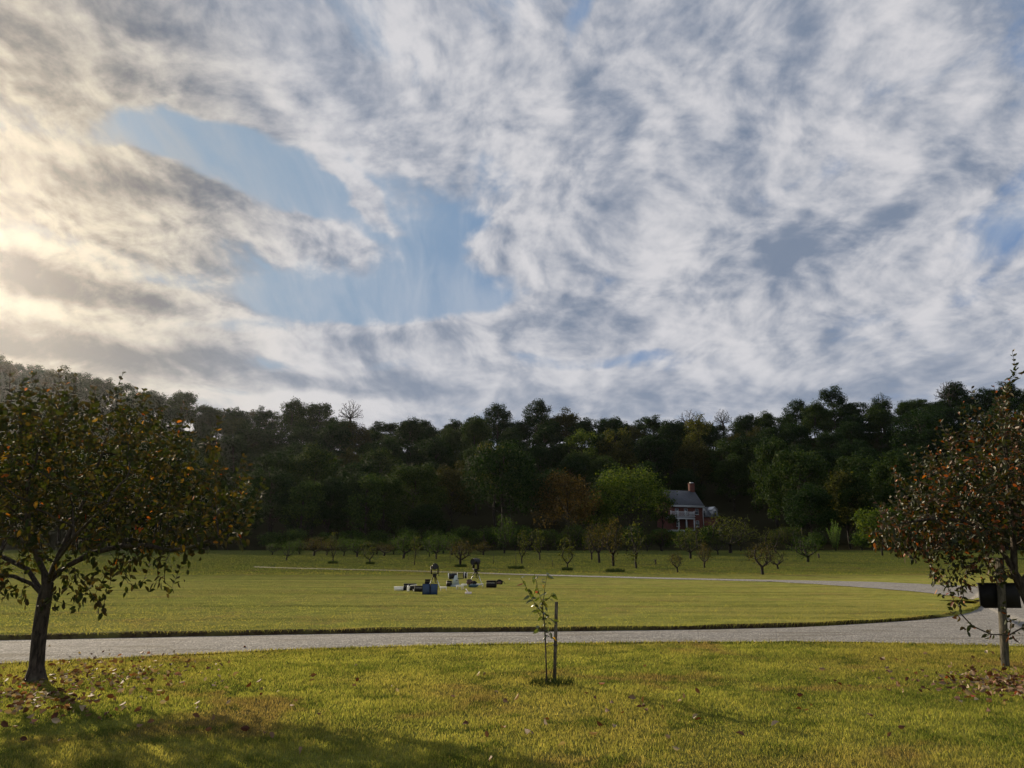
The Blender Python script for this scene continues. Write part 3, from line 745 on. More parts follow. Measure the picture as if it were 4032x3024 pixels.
# ---- wooden post with a dark board, before the right tree
x, y, z, h = post_at(2172, 1440, 1205, 0, 0, 0); tx = xfor(2163 * K, 1262 * K, y) - x
sg = thing('signpost', 'square wooden post with a black clipped-corner board, under the right tree', 'signpost', (x, y, z), 0)
mb = MB(); rz = rot_z(R(28))
mb.box((0, 0, h / 2 - .05), (.085, .085, h + .1), rz, 0.004); mb.V[-1][:, 0] += mb.V[-1][:, 2] / (h * .8) * tx
mb.build('post', mat_bark('pale_wood', (0.06, 0.055, 0.042), (0.15, 0.135, 0.10), 22), sg)
zb0 = zfor(512, 2394 * N, y + .1) - z; zb1 = zfor(512, 2300 * N, y + .1) - z
xa = xfor(3856 * N, 600, y + .1) - x; xb = xfor(4014 * N, 600, y + .1) - x; xc = xfor(3872 * N, 600, y + .1) - x
mb = MB(); mb.prism([(xa, zb1), (xb, zb1), (xb, zb0), (xc, zb0), (xa, zb0 + .04)], 1, .075, .10); mb.box(((xa + xb) / 2, .0875, zb1 + .01), (xb - xa + .02, .05, .02), None, .004)
mb.build('board', mat_plain('black_paint', (0.010, 0.010, 0.011), .6, spec=.2), sg)

# ---- fallen leaves
def litter():
    g = np.random.default_rng(9); X = []
    def add(kx, ky, sxx, syy, n):
        for _ in range(n):
            a, b = kx + g.normal() * sxx, ky + g.normal() * syy
            if b > 1400: X.append(gK(a, b))
    add(70, 1500, 90, 25, 240); add(230, 1460, 120, 22, 230); add(330, 1500, 110, 40, 70); add(60, 1535, 60, 22, 60); add(2150, 1480, 70, 14, 230); add(2060, 1470, 110, 22, 90); add(2212, 1500, 70, 20, 90); add(600, 1540, 350, 70, 30); add(1600, 1520, 400, 60, 35); add(1300, 1570, 120, 30, 16)
    X = np.array(X); n = len(X); D_ = g.normal(size=(n, 3)); D_[:, 2] = np.abs(D_[:, 2]) * 0.35
    X[:, 2] += 0.035 + 0.012 * g.random(n); L = 0.05 + 0.045 * g.random(n)
    m = mat_leaf('leaf_fallen', [(0, (0.06, 0.022, 0.014)), (0.35, (0.11, 0.055, 0.03)), (0.6, (0.17, 0.11, 0.07)), (0.9, (0.34, 0.28, 0.20)), (0.96, (0.22, 0.04, 0.02)), (1, (0.36, 0.31, 0.24))], 0.7, 0.15, 0.15)
    tag(link('fallen_leaves', leaf_mesh(X, D_, L, L * .6, g, 'fallen_leaves', 0.35, 0.0), m), 'scattered brown and pale curled leaves on the lawn below the two fruit trees', 'leaves', kind='stuff')
litter()

# ------------------------------------------------------------------ wooded hillside
def quads(C, Nn, size, g, name, asp=0.7):
    n = len(C); Nn = Nn / (np.linalg.norm(Nn, axis=1)[:, None] + 1e-9)
    a = g.normal(size=(n, 3)); U = np.cross(Nn, a); U /= np.linalg.norm(U, axis=1)[:, None] + 1e-9; W = np.cross(Nn, U)
    s = size[:, None] / 2
    V = np.stack([C - U * s, C - W * s * asp, C + U * s + Nn * s * 0.35, C + W * s * asp], 1).reshape(-1, 3)
    i = (np.arange(n) * 4)[:, None]; return V, i + np.arange(4)
def crown_pts(g, ell, nl, rl, per, low=0.0, shell=0.45):
    """leaf sprays gathered in rounded clumps over an ellipsoid crown"""
    cs = []; cx, cy, cz, rx, ry, rz = ell
    for k in range(nl):
        v = g.normal(size=3); v /= np.linalg.norm(v); v[2] = v[2] if v[2] > -0.55 else -v[2]
        f = (0.45 + 0.55 * g.random() ** 0.5); cs.append((np.array([cx, cy, cz]) + v * f * np.array([rx, ry, rz]), rl * (0.6 + 0.7 * g.random())))
    C, Nn = [], []
    for c, r in cs:
        m = int(per * (r / rl) ** 1.6); v = g.normal(size=(m, 3)); v /= np.linalg.norm(v, axis=1)[:, None]
        rr = r * (shell + (1.12 - shell) * g.random(m) ** 0.45)
        v2 = v.copy(); v2[:, 2] *= 0.8
        st_ = g.random(m) < .16; rr[st_] = r * (1.1 + .6 * g.random(st_.sum()))
        C.append(c + v2 * rr[:, None]); Nn.append(v * 0.8 + g.normal(size=(m, 3)) * 0.6 + np.array([0, 0, .35]))
    return cs, np.concatenate(C), np.concatenate(Nn)
FT = [(0, (0.004, 0.014, 0.004)), (0.5, (0.008, 0.023, 0.006)), (0.85, (0.013, 0.032, 0.007)), (1, (0.023, 0.042, 0.009))]
M_FOREST = mat_leaf('leaf_forest', FT, 0.8, 0.22, 0.08, None, 1.4)
M_FMID = mat_leaf('leaf_forest_mid', [(0, (0.008, 0.022, 0.005)), (0.6, (0.017, 0.037, 0.007)), (1, (0.042, 0.06, 0.014))], 0.8, 0.22, 0.08, None, 1.4)
M_FYEL = mat_leaf('leaf_forest_yellow', [(0, (0.014, 0.020, 0.005)), (0.6, (0.027, 0.032, 0.008)), (1, (0.06, 0.055, 0.014))], 0.8, 0.22, 0.08, None, 1.4)
M_FBROWN = mat_leaf('leaf_forest_brown', [(0, (0.022, 0.017, 0.008)), (0.6, (0.045, 0.034, 0.014)), (1, (0.085, 0.060, 0.02))], 0.8, 0.3, 0.08)
M_FLIME = mat_leaf('leaf_forest_lime', [(0, (0.018, 0.040, 0.008)), (0.6, (0.042, 0.070, 0.012)), (1, (0.085, 0.11, 0.02))], 0.8, 0.32, 0.08)
M_FOLIVE = mat_leaf('leaf_forest_olive', [(0, (0.022, 0.030, 0.009)), (0.6, (0.044, 0.052, 0.014)), (1, (0.08, 0.078, 0.02))], 0.8, 0.32, 0.08)
M_HEDGE = mat_leaf('leaf_hedge', [(0, (0.012, 0.030, 0.008)), (0.6, (0.026, 0.052, 0.012)), (1, (0.048, 0.075, 0.016))], 0.8, 0.3, 0.08)
def limbs_mb(cs, h0, r0, g, topz, nmax=16):
    mb = MB(); tp = []
    for k in range(6): tp.append((g.normal() * 0.12 * k * .5, g.normal() * 0.12 * k * .5, -0.3 + (topz + 0.3) * k / 5))
    mb.tube(tp, np.linspace(r0, r0 * 0.25, 6), 7)
    tp = np.array(tp)
    for c, r in sorted(cs, key=lambda q: g.random())[:nmax]:
        z0 = np.clip(c[2] - 1.2 * math.hypot(c[0], c[1]) * 0.6, h0, topz * 0.9); s0 = np.array([np.interp(z0, tp[:, 2], tp[:, 0]), np.interp(z0, tp[:, 2], tp[:, 1]), z0])
        md = (s0 + c) / 2 + g.normal(size=3) * 0.15 * np.linalg.norm(c - s0); md[2] += .1 * np.linalg.norm(c - s0)
        mb.tube([s0, md, c], [r0 * .38, r0 * .24, r0 * .08], 5)
    return mb
def make_tree(name, seed, Ht, Wd, nl, rl, per, leaf, mat, base=0.28, shell=0.45, extra=None):
    g = np.random.default_rng(seed); t = thing(name, '', '')
    cz = Ht * (base + (1 - base) / 2); rz = Ht * (1 - base) / 2 - rl * .7
    cs, C, Nn = crown_pts(g, (0, 0, cz, Wd / 2 - rl * .8, Wd / 2 - rl * .8, rz), nl, rl, per, shell=shell)
    if extra:
        for e in extra:
            c2, C2, N2 = crown_pts(g, e[:6], e[6], e[7], per, shell=shell); cs += c2; C = np.concatenate([C, C2]); Nn = np.concatenate([Nn, N2])
    limbs_mb(cs, Ht * base * .6, Ht * 0.014 + .03, g, Ht * .82).build('trunk', BARK_DARK, t)
    V, Fq = quads(C, Nn, leaf * (0.6 + 0.8 * g.random(len(C))), g, 'leaves')
    link('crown', np_mesh('crown', V, [Fq]), mat, t)
    return t
def place(proto, used, x, y, z, sc, rz, label, cat, group=None):
    c = proto if proto.name not in used else copy_tree(proto)
    used.add(proto.name); used.add(c.name)
    c.location = (x, y, z); c.scale = sc; c.rotation_euler = (0, 0, rz); c['label'] = label; c['category'] = cat
    if group: c['group'] = group
    elif 'group' in c: del c['group']
    return c
protos = []
MATS = [(M_FOREST, 'dark green'), (M_FMID, 'mid green'), (M_FYEL, 'yellowing')]; MI = [0, 0, 1, 0, 2, 0, 1, 0, 0]
for k in range(9):
    g = np.random.default_rng(100 + k)
    protos.append((make_tree('forest_tree', 200 + k, 17 + (k % 3), 11 + 2 * g.random(), 100 + 8 * (k % 3), 1.05, 130, 0.34, MATS[MI[k]][0], 0.03, 0.5), MATS[MI[k]][1]))
ridge = []
for k in range(6):     # airier crowns on the crest
    ridge.append((make_tree('forest_tree', 300 + k, 16.5, 9 + 1.6 * (k % 3), 52, 1.05, 95, 0.36, MATS[MI[k]][0], 0.12, 0.35), MATS[MI[k]][1]))
USED = set()
cells = [(-9e9, 565, 'behind the left fruit tree'), (565, 790, 'left of the bare tree'), (790, 1000, 'right of the bare tree'), (1000, 1180, 'above the largest dark tree'),
         (1180, 1440, 'above the rust-brown tree'), (1440, 1560, 'behind the brick house'), (1560, 1850, 'right of the brick house'), (1850, 9e9, 'behind the right fruit tree')]
rowname = {0: 'at the foot of the hill', 1: 'low on the hill', 2: 'halfway up the hill', 3: 'high on the hill', 4: 'on the skyline'}
rows = [(147, 0, 9.0), (160, 1, 11.0), (186, 1, 12.0), (212, 2, 12.0), (232, 2, 12.0), (252, 3, 11.5), (270, 3, 11.0), (286, 3, 11.0), (298, 4, 7.5), (305, 4, 9.0)]
g = np.random.default_rng(4); nf = 0
for (Y, rk, sp) in rows:
    xr = 0.72 * Y; x = -xr + sp * g.random()
    while x < xr:
        yy = Y + g.normal() * 2.5; xx = x + g.normal() * sp * .15; x += sp * (0.85 + 0.3 * g.random())
        kx = (512 + F * xx / (yy * CT + (float(H(xx, yy)) + 8 - EYE) * ST)) / K
        if 1400 < kx < 1630 and yy < 207: continue
        if yy < 180 and 1010 < kx < 1460: continue
        cn = next(c[2] for c in cells if c[0] <= kx < c[1])
        pr = (ridge if rk == 4 else protos); p, tone = pr[g.integers(len(pr))]
        s = 0.85 + 0.33 * g.random(); sz = s * (0.88 + 0.24 * g.random())
        if rk == 0: s *= .8; sz *= .55 + .3 * g.random()
        lab = '%s%s forest tree %s, %s' % ('tall ' if sz > 1.08 else ('short ' if sz < .85 else ''), tone, rowname[rk], cn)
        if rk == 4: sz = .80 * (sz * .4 + .6)
        place(p, USED, xx, yy, float(H(xx, yy)) - .5, (s, s, sz), g.random() * 6.28, lab, 'tree', lab.replace('forest tree', 'forest trees')); nf += 1
print('forest', nf)
def at(kx, kyb, Y): return xfor(kx * K, kyb * K, Y), Y, zfor(kx * K, kyb * K, Y)
def special(kx, kb, kt, kw, Y, seed, mat, label, nl=40, name='broadleaf_tree', rlf=.13, leaf=0.42, base=.12, per=150, extra=None, shell=.45, sink=True):
    x, y, _ = at(kx, kb, Y); z0 = float(H(x, y)) if sink else zfor(kx * K, kb * K, Y); Ht = zfor(kx * K, kt * K, Y) - z0; Wd = kw * K * Y / F * 1.18
    t = make_tree(name, seed, Ht, Wd, nl, max(Wd * rlf, .12), per, leaf, mat, base, shell, extra); t.location = (x, y, z0); tag(t, label, 'tree'); return t, Ht, Wd
special(1085, 1165, 945, 165, 152, 31, M_FOREST, 'largest dark tree at the hill foot, its top yellowing, left of the rust-brown tree', 60, extra=None)
special(1070, 1000, 948, 95, 160, 37, M_FOLIVE, 'yellow-olive crown rising just over the largest dark tree', 24, base=.3)
special(1228, 1160, 1008, 128, 150, 32, M_FBROWN, 'rust-brown autumn tree between the largest dark tree and the bright green one', 44, leaf=.35, base=.05)
special(1368, 1160, 1004, 172, 165, 33, M_FLIME, 'broad rounded bright green tree just left of the brick house', 54, leaf=.38, base=.05)
special(1290, 1160, 1060, 75, 160, 34, M_FLIME, 'lower bright green tree hugging the left side of the broad rounded one', 26, leaf=.36, base=.05)
special(1432, 1165, 1045, 60, 174, 35, M_HEDGE, 'dark green tree overlapping the left corner of the brick house', 22, leaf=.36, base=.05)
special(1905, 1182, 1090, 100, 112, 36, M_FLIME, 'small round yellow-green tree at the wood edge behind the right fruit tree', 34, leaf=.25, base=.05)
special(650, 1150, 1030, 90, 143, 38, M_HEDGE, 'green tree with a pointed crown low at the left wood edge', 30, base=.05)
special(790, 1150, 1022, 80, 143, 39, M_HEDGE, 'second pointed green tree, midway between the left fruit tree and the largest dark tree', 28, base=.05)
special(1835, 1160, 1015, 110, 150, 40, M_FOLIVE, 'olive green tree at the wood edge above the bright feathery bush', 34, base=.05)
special(1255, 960, 920, 70, 246, 43, M_FLIME, 'lighter green tree standing out high on the hill above the rust-brown tree', 24, base=.1, leaf=.5)
special(1330, 960, 915, 70, 246, 44, M_FOLIVE, 'yellowing tree high on the hill above the broad bright green tree', 24, base=.1, leaf=.5)
special(1510, 940, 888, 70, 250, 45, M_FOLIVE, 'golden-topped tree on the hill above the brick house', 24, base=.1, leaf=.5)
special(1990, 960, 870, 110, 240, 46, M_FOREST, 'tall dark tree high on the hill above the small round yellow-green tree', 34, base=.1, leaf=.5)
# bare or thin-leaved trees on the crest
def bare(kx, kb, kt, kw, Y, seed, label, leaves=0):
    g = np.random.default_rng(seed); global rng; rng = np.random.default_rng(seed)
    x = xfor(kx * K, kb * K, Y); z0 = float(H(x, Y)); top = zfor(kx * K, kt * K, Y) - z0; bot = zfor(kx * K, kb * K, Y) - z0; r = kw * K * Y / F / 2
    t = thing('bare_tree', label, 'tree', (x, Y, z0))
    v = g.normal(size=(700, 3)); v /= np.linalg.norm(v, axis=1)[:, None]; v[:, 2] = np.abs(v[:, 2]); v *= (g.random(700) ** .4)[:, None]
    att = v * np.array([r, r, (top - bot)]) + np.array([0, 0, bot]); nodes = [(0, 0, -.3)] + [(g.normal() * .1, g.normal() * .1, zz) for zz in np.linspace(1, bot, 5)]
    nd, pr = colonize(nodes, [-1, 0, 1, 2, 3, 4], att, .35, 3.0, .5, 80, .25); rad, kids = radii(nd, pr, .038, 2.2)
    wood_mesh(nd, pr, rad, 'w').build('trunk', BARK_TWIG, t)
    if leaves:
        e = nd[kids == 0]; C = np.repeat(e, leaves, 0) + g.normal(size=(len(e) * leaves, 3)) * .35
        V, Fq = quads(C, g.normal(size=C.shape), .3 * (.6 + .8 * g.random(len(C))), g, 'l'); link('crown', np_mesh('crown', V, [Fq]), M_FOREST, t)
bare(757, 906, 862, 62, 303, 61, 'bare grey tree with fan-shaped twigs standing alone on the skyline')
bare(1490, 920, 884, 62, 303, 62, 'thin twiggy treetop on the skyline above the brick house')
bare(1562, 915, 884, 42, 300, 63, 'small sparse-leaved treetop on the skyline right of the brick house', 3)
bare(2050, 862, 822, 60, 290, 64, 'bare twiggy treetop on the skyline near the right fruit tree')
bare(655, 892, 868, 34, 300, 65, 'sparse treetop on the skyline left of the fan-shaped bare tree', 4)
bare(1905, 880, 850, 50, 296, 66, 'loose-leaved treetop on the skyline above the small round yellow-green tree', 4)
# ------------------------------------------------------------------ shrubs of the hedge
hedge = [(585, 1160, 60), (640, 1152, 70), (700, 1158, 60), (760, 1150, 70), (820, 1156, 60), (880, 1150, 70), (940, 1153, 60), (1000, 1143, 70), (1065, 1150, 60), (1125, 1145, 62), (1185, 1152, 60), (1240, 1140, 60), (1300, 1148, 60), (1365, 1146, 60),
         (1425, 1150, 62), (1480, 1147, 60), (1535, 1148, 60), (1700, 1150, 70), (1760, 1158, 50), (1860, 1152, 60), (1960, 1148, 70)]
shp = [make_tree('hedge_shrub', 400 + k, 4.0, 5.2, 22, .75, 130, .24, M_HEDGE, 0.0, .5) for k in range(4)]
g = np.random.default_rng(8)
lm = ['under the left wood edge, first from the left fruit tree', 'second from the left fruit tree along the wood edge', 'third from the left fruit tree along the wood edge', 'left of the second pointed green tree', 'below the second pointed green tree', 'right of the second pointed green tree',
      'behind the left telescope on its tripod', 'behind the right telescope on its tripod', 'below the left half of the largest dark tree', 'below the right half of the largest dark tree', 'at the left foot of the rust-brown tree', 'at the right foot of the rust-brown tree', 'at the left foot of the broad bright green tree',
      'at the right foot of the broad bright green tree', 'below the left corner of the brick house', 'below the porch of the brick house', 'below the right corner of the brick house', 'right of the golden-green orchard tree', 'left of the bright feathery bush', 'right of the bright feathery bush', 'behind the right fruit tree']
for i, (kx, kt, kw) in enumerate(hedge):
    Y = 139 + g.normal() * 1.2; x = xfor(kx * K, 1150 * K, Y); z = float(H(x, Y)); ht = max(zfor(kx * K, (kt - 12) * K, Y) - z, 1.8); wd = kw * K * Y / F * 1.15
    place(shp[i % 4], USED, x, Y, z - .2, (wd / 5.2, wd / 5.2 * .8, (ht + .2) / 4.0), g.random() * 6.28, 'low green hedge shrub ' + lm[i], 'shrub', 'hedge shrubs along the wood edge')
# ------------------------------------------------------------------ orchard
def orchard_proto(seed, kind):
    global rng; rng = np.random.default_rng(seed); g = rng
    P_ = dict(round=(2.3, 2.4, .55, 'ro'), vase=(2.3, 3.0, .55, 'va'), slim=(2.4, 1.2, .5, 'sl'), brown=(2.2, 2.0, .6, 'ro'), sparse=(2.2, 2.4, .5, 'va'))[kind]
    Ht, Wd, tb, _ = P_
    t = thing('fruit_tree', '', '')
    n = 150; v = g.normal(size=(n, 3)); v /= np.linalg.norm(v, axis=1)[:, None]; v *= (g.random(n) ** .45)[:, None]
    v[:, 2] += g.normal(size=n) * .18; cz = tb + (Ht - tb) * .5; att = v * np.array([Wd / 2, Wd / 2, (Ht - tb) * .5]) + np.array([0, 0, cz + .05])
    if kind in ('vase', 'sparse'): att = att[(att[:, 2] > tb + .25 * np.hypot(att[:, 0], att[:, 1]))]
    nodes = [(0, 0, -.1), (0.02, 0, .12), (.03, .02, tb * .6), (.05, 0, tb)]; par = [-1, 0, 1, 2]
    nb = 4 if kind != 'slim' else 2
    for k in range(nb):
        a = k * 2 * math.pi / nb + g.random(); s = Wd * .16
        nodes.append((.05 + s * math.cos(a), s * math.sin(a), tb + .22)); par.append(3); nodes.append((.05 + 1.9 * s * math.cos(a), 1.9 * s * math.sin(a), tb + .48)); par.append(len(nodes) - 2)
    nd, pr = colonize(nodes, par, att, .14, .8, .25, 60, .1); rad, kids = radii(nd, pr, .009, 2.2)
    rad *= .10 / rad[0] if kind != 'slim' else .055 / rad[0]; rad = np.maximum(rad, .008)
    wood_mesh(nd, pr, rad, 'w').build('trunk', BARK_DARK, t)
    e = nd[(kids == 0) | (rad < .011)]; m = {'round': 28, 'vase': 21, 'slim': 22, 'brown': 24, 'sparse': 8}[kind]
    C = np.repeat(e, m, 0) + g.normal(size=(len(e) * m, 3)) * (.19 if kind != 'slim' else .13)
    V, Fq = quads(C, g.normal(size=C.shape) + np.array([0, 0, .3]), .105 * (.6 + .8 * g.random(len(C))), g, 'l')
    link('crown', np_mesh('crown', V, [Fq]), {'round': M_HEDGE, 'vase': M_OOLIVE, 'slim': M_OOLIVE, 'brown': M_OBROWN, 'sparse': M_OOLIVE}[kind], t)
    bb = nd.max(0); t['h'] = float(Ht); return t, Ht, Wd
M_OOLIVE = mat_leaf('leaf_orchard_olive', [(0, (0.018, 0.026, 0.008)), (0.6, (0.036, 0.048, 0.013)), (1, (0.065, 0.07, 0.02))], 0.8, 0.32, 0.08)
M_OBROWN = mat_leaf('leaf_orchard_old', [(0, (0.020, 0.024, 0.010)), (0.6, (0.040, 0.038, 0.015)), (1, (0.072, 0.055, 0.02))], 0.8, 0.3, 0.08)
OP = {k: [orchard_proto(500 + 10 * i + j, k) for j in range(3 if k in ('round', 'vase') else 2)] for i, k in enumerate(('round', 'vase', 'slim', 'brown', 'sparse'))}
for k in OP:
    for p in OP[k]:
        if 'h' in p[0]: del p[0]['h']
def z6(x, y): return 1000 + x * .7233, 1950 + y * .7233
def z7(x, y): return 2500 + x * .4973, 1950 + y * .4975
ORCH = [  # view, x, base, top, width, kind, label
 (6, 175, 355, 255, 70, 'round', 'small dim orchard tree nearest the left fruit tree'),
 (6, 325, 330, 238, 100, 'brown', 'low brownish orchard tree, second back-row tree from the left'),
 (6, 430, 370, 215, 62, 'slim', 'slim upright orchard tree with a dark stem, first of the front row at the left'),
 (6, 488, 331, 235, 80, 'round', 'round dim orchard tree just right of the leftmost slim one'),
 (6, 560, 336, 240, 90, 'round', 'round dim orchard tree left of the second slim one'),
 (6, 630, 374, 255, 62, 'slim', 'second slim front-row orchard tree from the left'),
 (6, 708, 331, 268, 80, 'brown', 'small brownish orchard tree right of the second slim one'),
 (6, 812, 346, 208, 110, 'round', 'dense green orchard tree on a forked trunk, left of the left telescope'),
 (6, 873, 381, 235, 52, 'slim', 'thin orchard sapling with a crooked stem, left of the left telescope'),
 (6, 955, 335, 235, 75, 'round', 'dark round orchard tree directly above the left telescope'),
 (6, 992, 347, 213, 95, 'round', 'larger dark orchard tree with leaning trunk, just right above the left telescope'),
 (6, 1078, 326, 215, 85, 'round', 'green orchard tree with slanting trunk between the two telescopes'),
 (6, 1123, 390, 252, 95, 'brown', 'sparse brown orchard tree with a wide tuft at its foot, left of the right telescope'),
 (6, 1247, 326, 265, 85, 'brown', 'low rusty orchard tree just right of the right telescope'),
 (6, 1362, 316, 130, 95, 'round', 'tallest narrow green orchard tree, right of the right telescope'),
 (6, 1276, 302, 190, 130, 'round', 'broad leafy back-row orchard tree behind the low rusty one'),
 (6, 1458, 372, 200, 60, 'slim', 'faint slim orchard sapling right of the tallest narrow tree'),
 (6, 1556, 352, 190, 60, 'slim', 'pale slim orchard tree above the roadside sapling'),
 (6, 1500, 290, 195, 110, 'round', 'low green back-row orchard tree right of the tallest narrow tree'),
 (6, 1703, 408, 235, 75, 'slim', 'slender front-row orchard tree with a bare lower stem, below the rust-brown tree'),
 (6, 1735, 285, 148, 95, 'vase', 'yellowish back-row orchard tree below the rust-brown tree'),
 (6, 1838, 352, 200, 90, 'sparse', 'orchard tree with long leaning bare branches, left of the brownish pair'),
 (6, 1880, 368, 165, 95, 'brown', 'left tree of the brownish orchard pair below the bright green tree'),
 (6, 1957, 386, 160, 100, 'brown', 'right tree of the brownish orchard pair below the bright green tree'),
 (6, 2080, 398, 165, 100, 'slim', 'tall ragged orchard tree below the bright green tree, right of the brownish pair'),
 (6, 1965, 300, 175, 120, 'vase', 'olive back-row orchard tree behind the brownish pair'),
 (7, 215, 425, 290, 130, 'brown', 'dark bushy orchard tree on two trunks, left below the house'),
 (7, 440, 502, 285, 250, 'vase', 'wide orchard tree with a big V of dark limbs, below the porch'),
 (7, 340, 612, 462, 105, 'brown', 'small front-row orchard tree, left and in front of the big V-limbed one'),
 (7, 552, 575, 405, 110, 'brown', 'narrow dark brown orchard tree just right of the big V-limbed one'),
 (7, 660, 470, 330, 120, 'vase', 'small orchard tree with a low Y of limbs, right of the big V-limbed one'),
 (7, 755, 457, 190, 330, 'vase', 'largest golden-green orchard tree, right of the house'),
 (7, 840, 438, 240, 170, 'vase', 'golden orchard tree merging with the right side of the largest one'),
 (7, 905, 516, 420, 90, 'sparse', 'faint thin orchard sapling right of the largest golden-green tree'),
 (7, 1012, 628, 398, 190, 'brown', 'front-row brown orchard tree with a crown leaning left, right of the house'),
 (7, 1135, 585, 425, 150, 'sparse', 'bare-limbed orchard tree beside the leaning brown one'),
 (7, 1115, 457, 280, 170, 'vase', 'green back-row orchard tree behind the bare-limbed one'),
 (7, 1240, 432, 262, 220, 'vase', 'wide flat-topped orchard tree in the back row at the right'),
 (7, 1370, 528, 340, 200, 'round', 'green orchard tree with low spreading limbs, last on the right'),
]
EXTRA = [(100, 325, 262, 70, 'round', 'dim round tree at the far left end of the back orchard row'), (250, 322, 245, 85, 'round', 'dark green tree between the dim leftmost and the low brownish orchard trees'), (395, 326, 250, 70, 'brown', 'dim brown tree behind the leftmost slim orchard tree'),
 (668, 322, 250, 80, 'round', 'small dark back-row tree right of the second slim orchard tree'), (760, 322, 240, 80, 'round', 'dark back-row tree left of the dense forked orchard tree'), (1030, 318, 225, 80, 'round', 'dark back-row tree between the two telescopes'), (1180, 312, 235, 85, 'vase', 'olive back-row tree above the right telescope'),
 (1420, 300, 215, 75, 'round', 'small green back-row tree right of the tallest narrow orchard tree'), (1600, 292, 200, 85, 'vase', 'olive back-row tree below the right half of the largest dark tree'), (1650, 300, 205, 70, 'round', 'green back-row tree left of the slender bare-stemmed one'), (1800, 290, 190, 90, 'round', 'green back-row tree below the gap beside the rust-brown tree'), (2030, 300, 195, 90, 'round', 'green back-row tree behind the tall ragged one'), (2140, 300, 205, 80, 'vase', 'olive back-row tree left of the two-trunked one')]
ORCH += [(6, *e) for e in EXTRA]
OG = 'trees of the orchard below the wood'; g = np.random.default_rng(12)
for i, (vw, zx, zb, zt, w_, kind, lab) in enumerate(ORCH):
    fx = .7233 if vw == 6 else .4973; cv = z6 if vw == 6 else z7
    nx, nb = cv(zx, zb); _, nt_ = cv(zx, zt); x, y, z = gN(nx, nb)
    if y > 136: y = 134; x = xfor(nx * N, nb * N, y); z = float(H(x, y))
    ht = zfor(nx * N, nt_ * N, y) - z; wd = w_ * fx * N * y / F
    p = OP[kind][i % len(OP[kind])]; s = wd / p[2] * 1.25
    c = place(p[0], USED, x, y, z - .03, (s * g.uniform(.85, 1.15), s * g.uniform(.85, 1.15), ht / p[1] * 1.03), g.random() * 6.28, lab, 'tree', OG)
    c.rotation_euler = (g.normal() * .09, g.normal() * .09, c.rotation_euler[2])
# unused prototypes are not part of the place
for o in [o for o in bpy.data.objects if o.type == 'EMPTY' and not o.get('label')]:
    for c in list(o.children): bpy.data.objects.remove(c)
    bpy.data.objects.remove(o)
# feathery bright bush
def feathery():
    x, y, z = gN(*z7(1590, 412)); 
    if y > 136: y = 132; x = xfor(z7(1590, 0)[0] * N, 550, y); z = float(H(x, y))
    g = np.random.default_rng(3); t = thing('feathery_bush', 'bright green feathery upright bush at the wood edge, left of the small round tree', 'shrub', (x, y, z))
    ht = zfor(512, z7(0, 160)[1] * N, y) - z; C, Nn = [], []; mb = MB()
    for k in range(26):
        a = g.random() * 6.28; sp = .75 * g.random() ** .6; h = ht * (1 - .35 * sp) * (.75 + .25 * g.random()); top = np.array([math.cos(a) * sp * 1.7, math.sin(a) * sp * 1.2, h])
        mb.tube([(0, 0, -.1), top * .5 + np.array([0, 0, .05]), top], [.03, .02, .006], 4)
        for f in np.linspace(.15, 1, 26):
            for q in range(4): C.append(top * f + g.normal(size=3) * .17 * (1.15 - f)); Nn.append(g.normal(size=3))
    mb.build('stems', BARK, t); C = np.array(C); V, Fq = quads(C, np.array(Nn), .15 * (.6 + .8 * g.random(len(C))), g, 'l', .3)
    m = mat_leaf('leaf_feathery', [(0, (0.04, 0.10, 0.012)), (1, (0.11, 0.20, 0.025))], .5, .4, .3); link('foliage', np_mesh('foliage', V, [Fq]), m, t)
feathery()
# stumps, sticks and tiny saplings among the rows
STK = mat_bark('old_wood', (0.02, 0.016, 0.012), (0.07, 0.055, 0.04), 10)
for (vw, zx, zb, zt, w_, lab) in [(7, 165, 547, 505, 10, 'short dark stump between the ragged tree and the small front-row tree'), (7, 1457, 497, 460, 12, 'dark stump at the right end of the orchard')]:
    nx, nb = (z6 if vw == 6 else z7)(zx, zb); x, y, z = gN(nx, nb); ht = zfor(nx * N, z7(zx, zt)[1] * N, y) - z; r = w_ * .4973 * N * y / F * .6
    mb = MB(); mb.tube([(0, 0, -.1), (.02, 0, ht * .3), (-.04, 0, ht * .7), (-.09, 0, ht)], [r * 1.3, r, r * .9, r * .5], 9); mb.tube([(-.02, 0, ht * .6), (.12, .05, ht * .95)], [r * .5, r * .25], 6)
    o = mb.build('tree_stump', STK); o.location = (x, y, z); tag(o, lab, 'stump', 'stumps in the orchard')
for (zx, zb, zt, lab) in [(1625, 391, 350, 'tiny staked sapling left of the slender bare-stemmed orchard tree'), (1303, 376, 320, 'thin stake in the grass right of the right telescope'), (1425, 400, 318, 'thin stake rising from a grass mound right of the tallest narrow tree'), (1067, 372, 290, 'faint thin stake between the two telescopes'), (841, 355, 322, 'tiny stake right of the dense forked orchard tree')]:
    nx, nb = z6(zx, zb); x, y, z = gN(nx, nb); ht = zfor(nx * N, z6(0, zt)[1] * N, y) - z
    mb = MB(); mb.tube([(0, 0, -.05), (.015, 0, ht * .5), (.0, 0, ht)], [.028, .024, .02], 6); o = mb.build('orchard_stake', STK); o.location = (x, y, z); tag(o, lab, 'stake', 'stakes in the orchard')
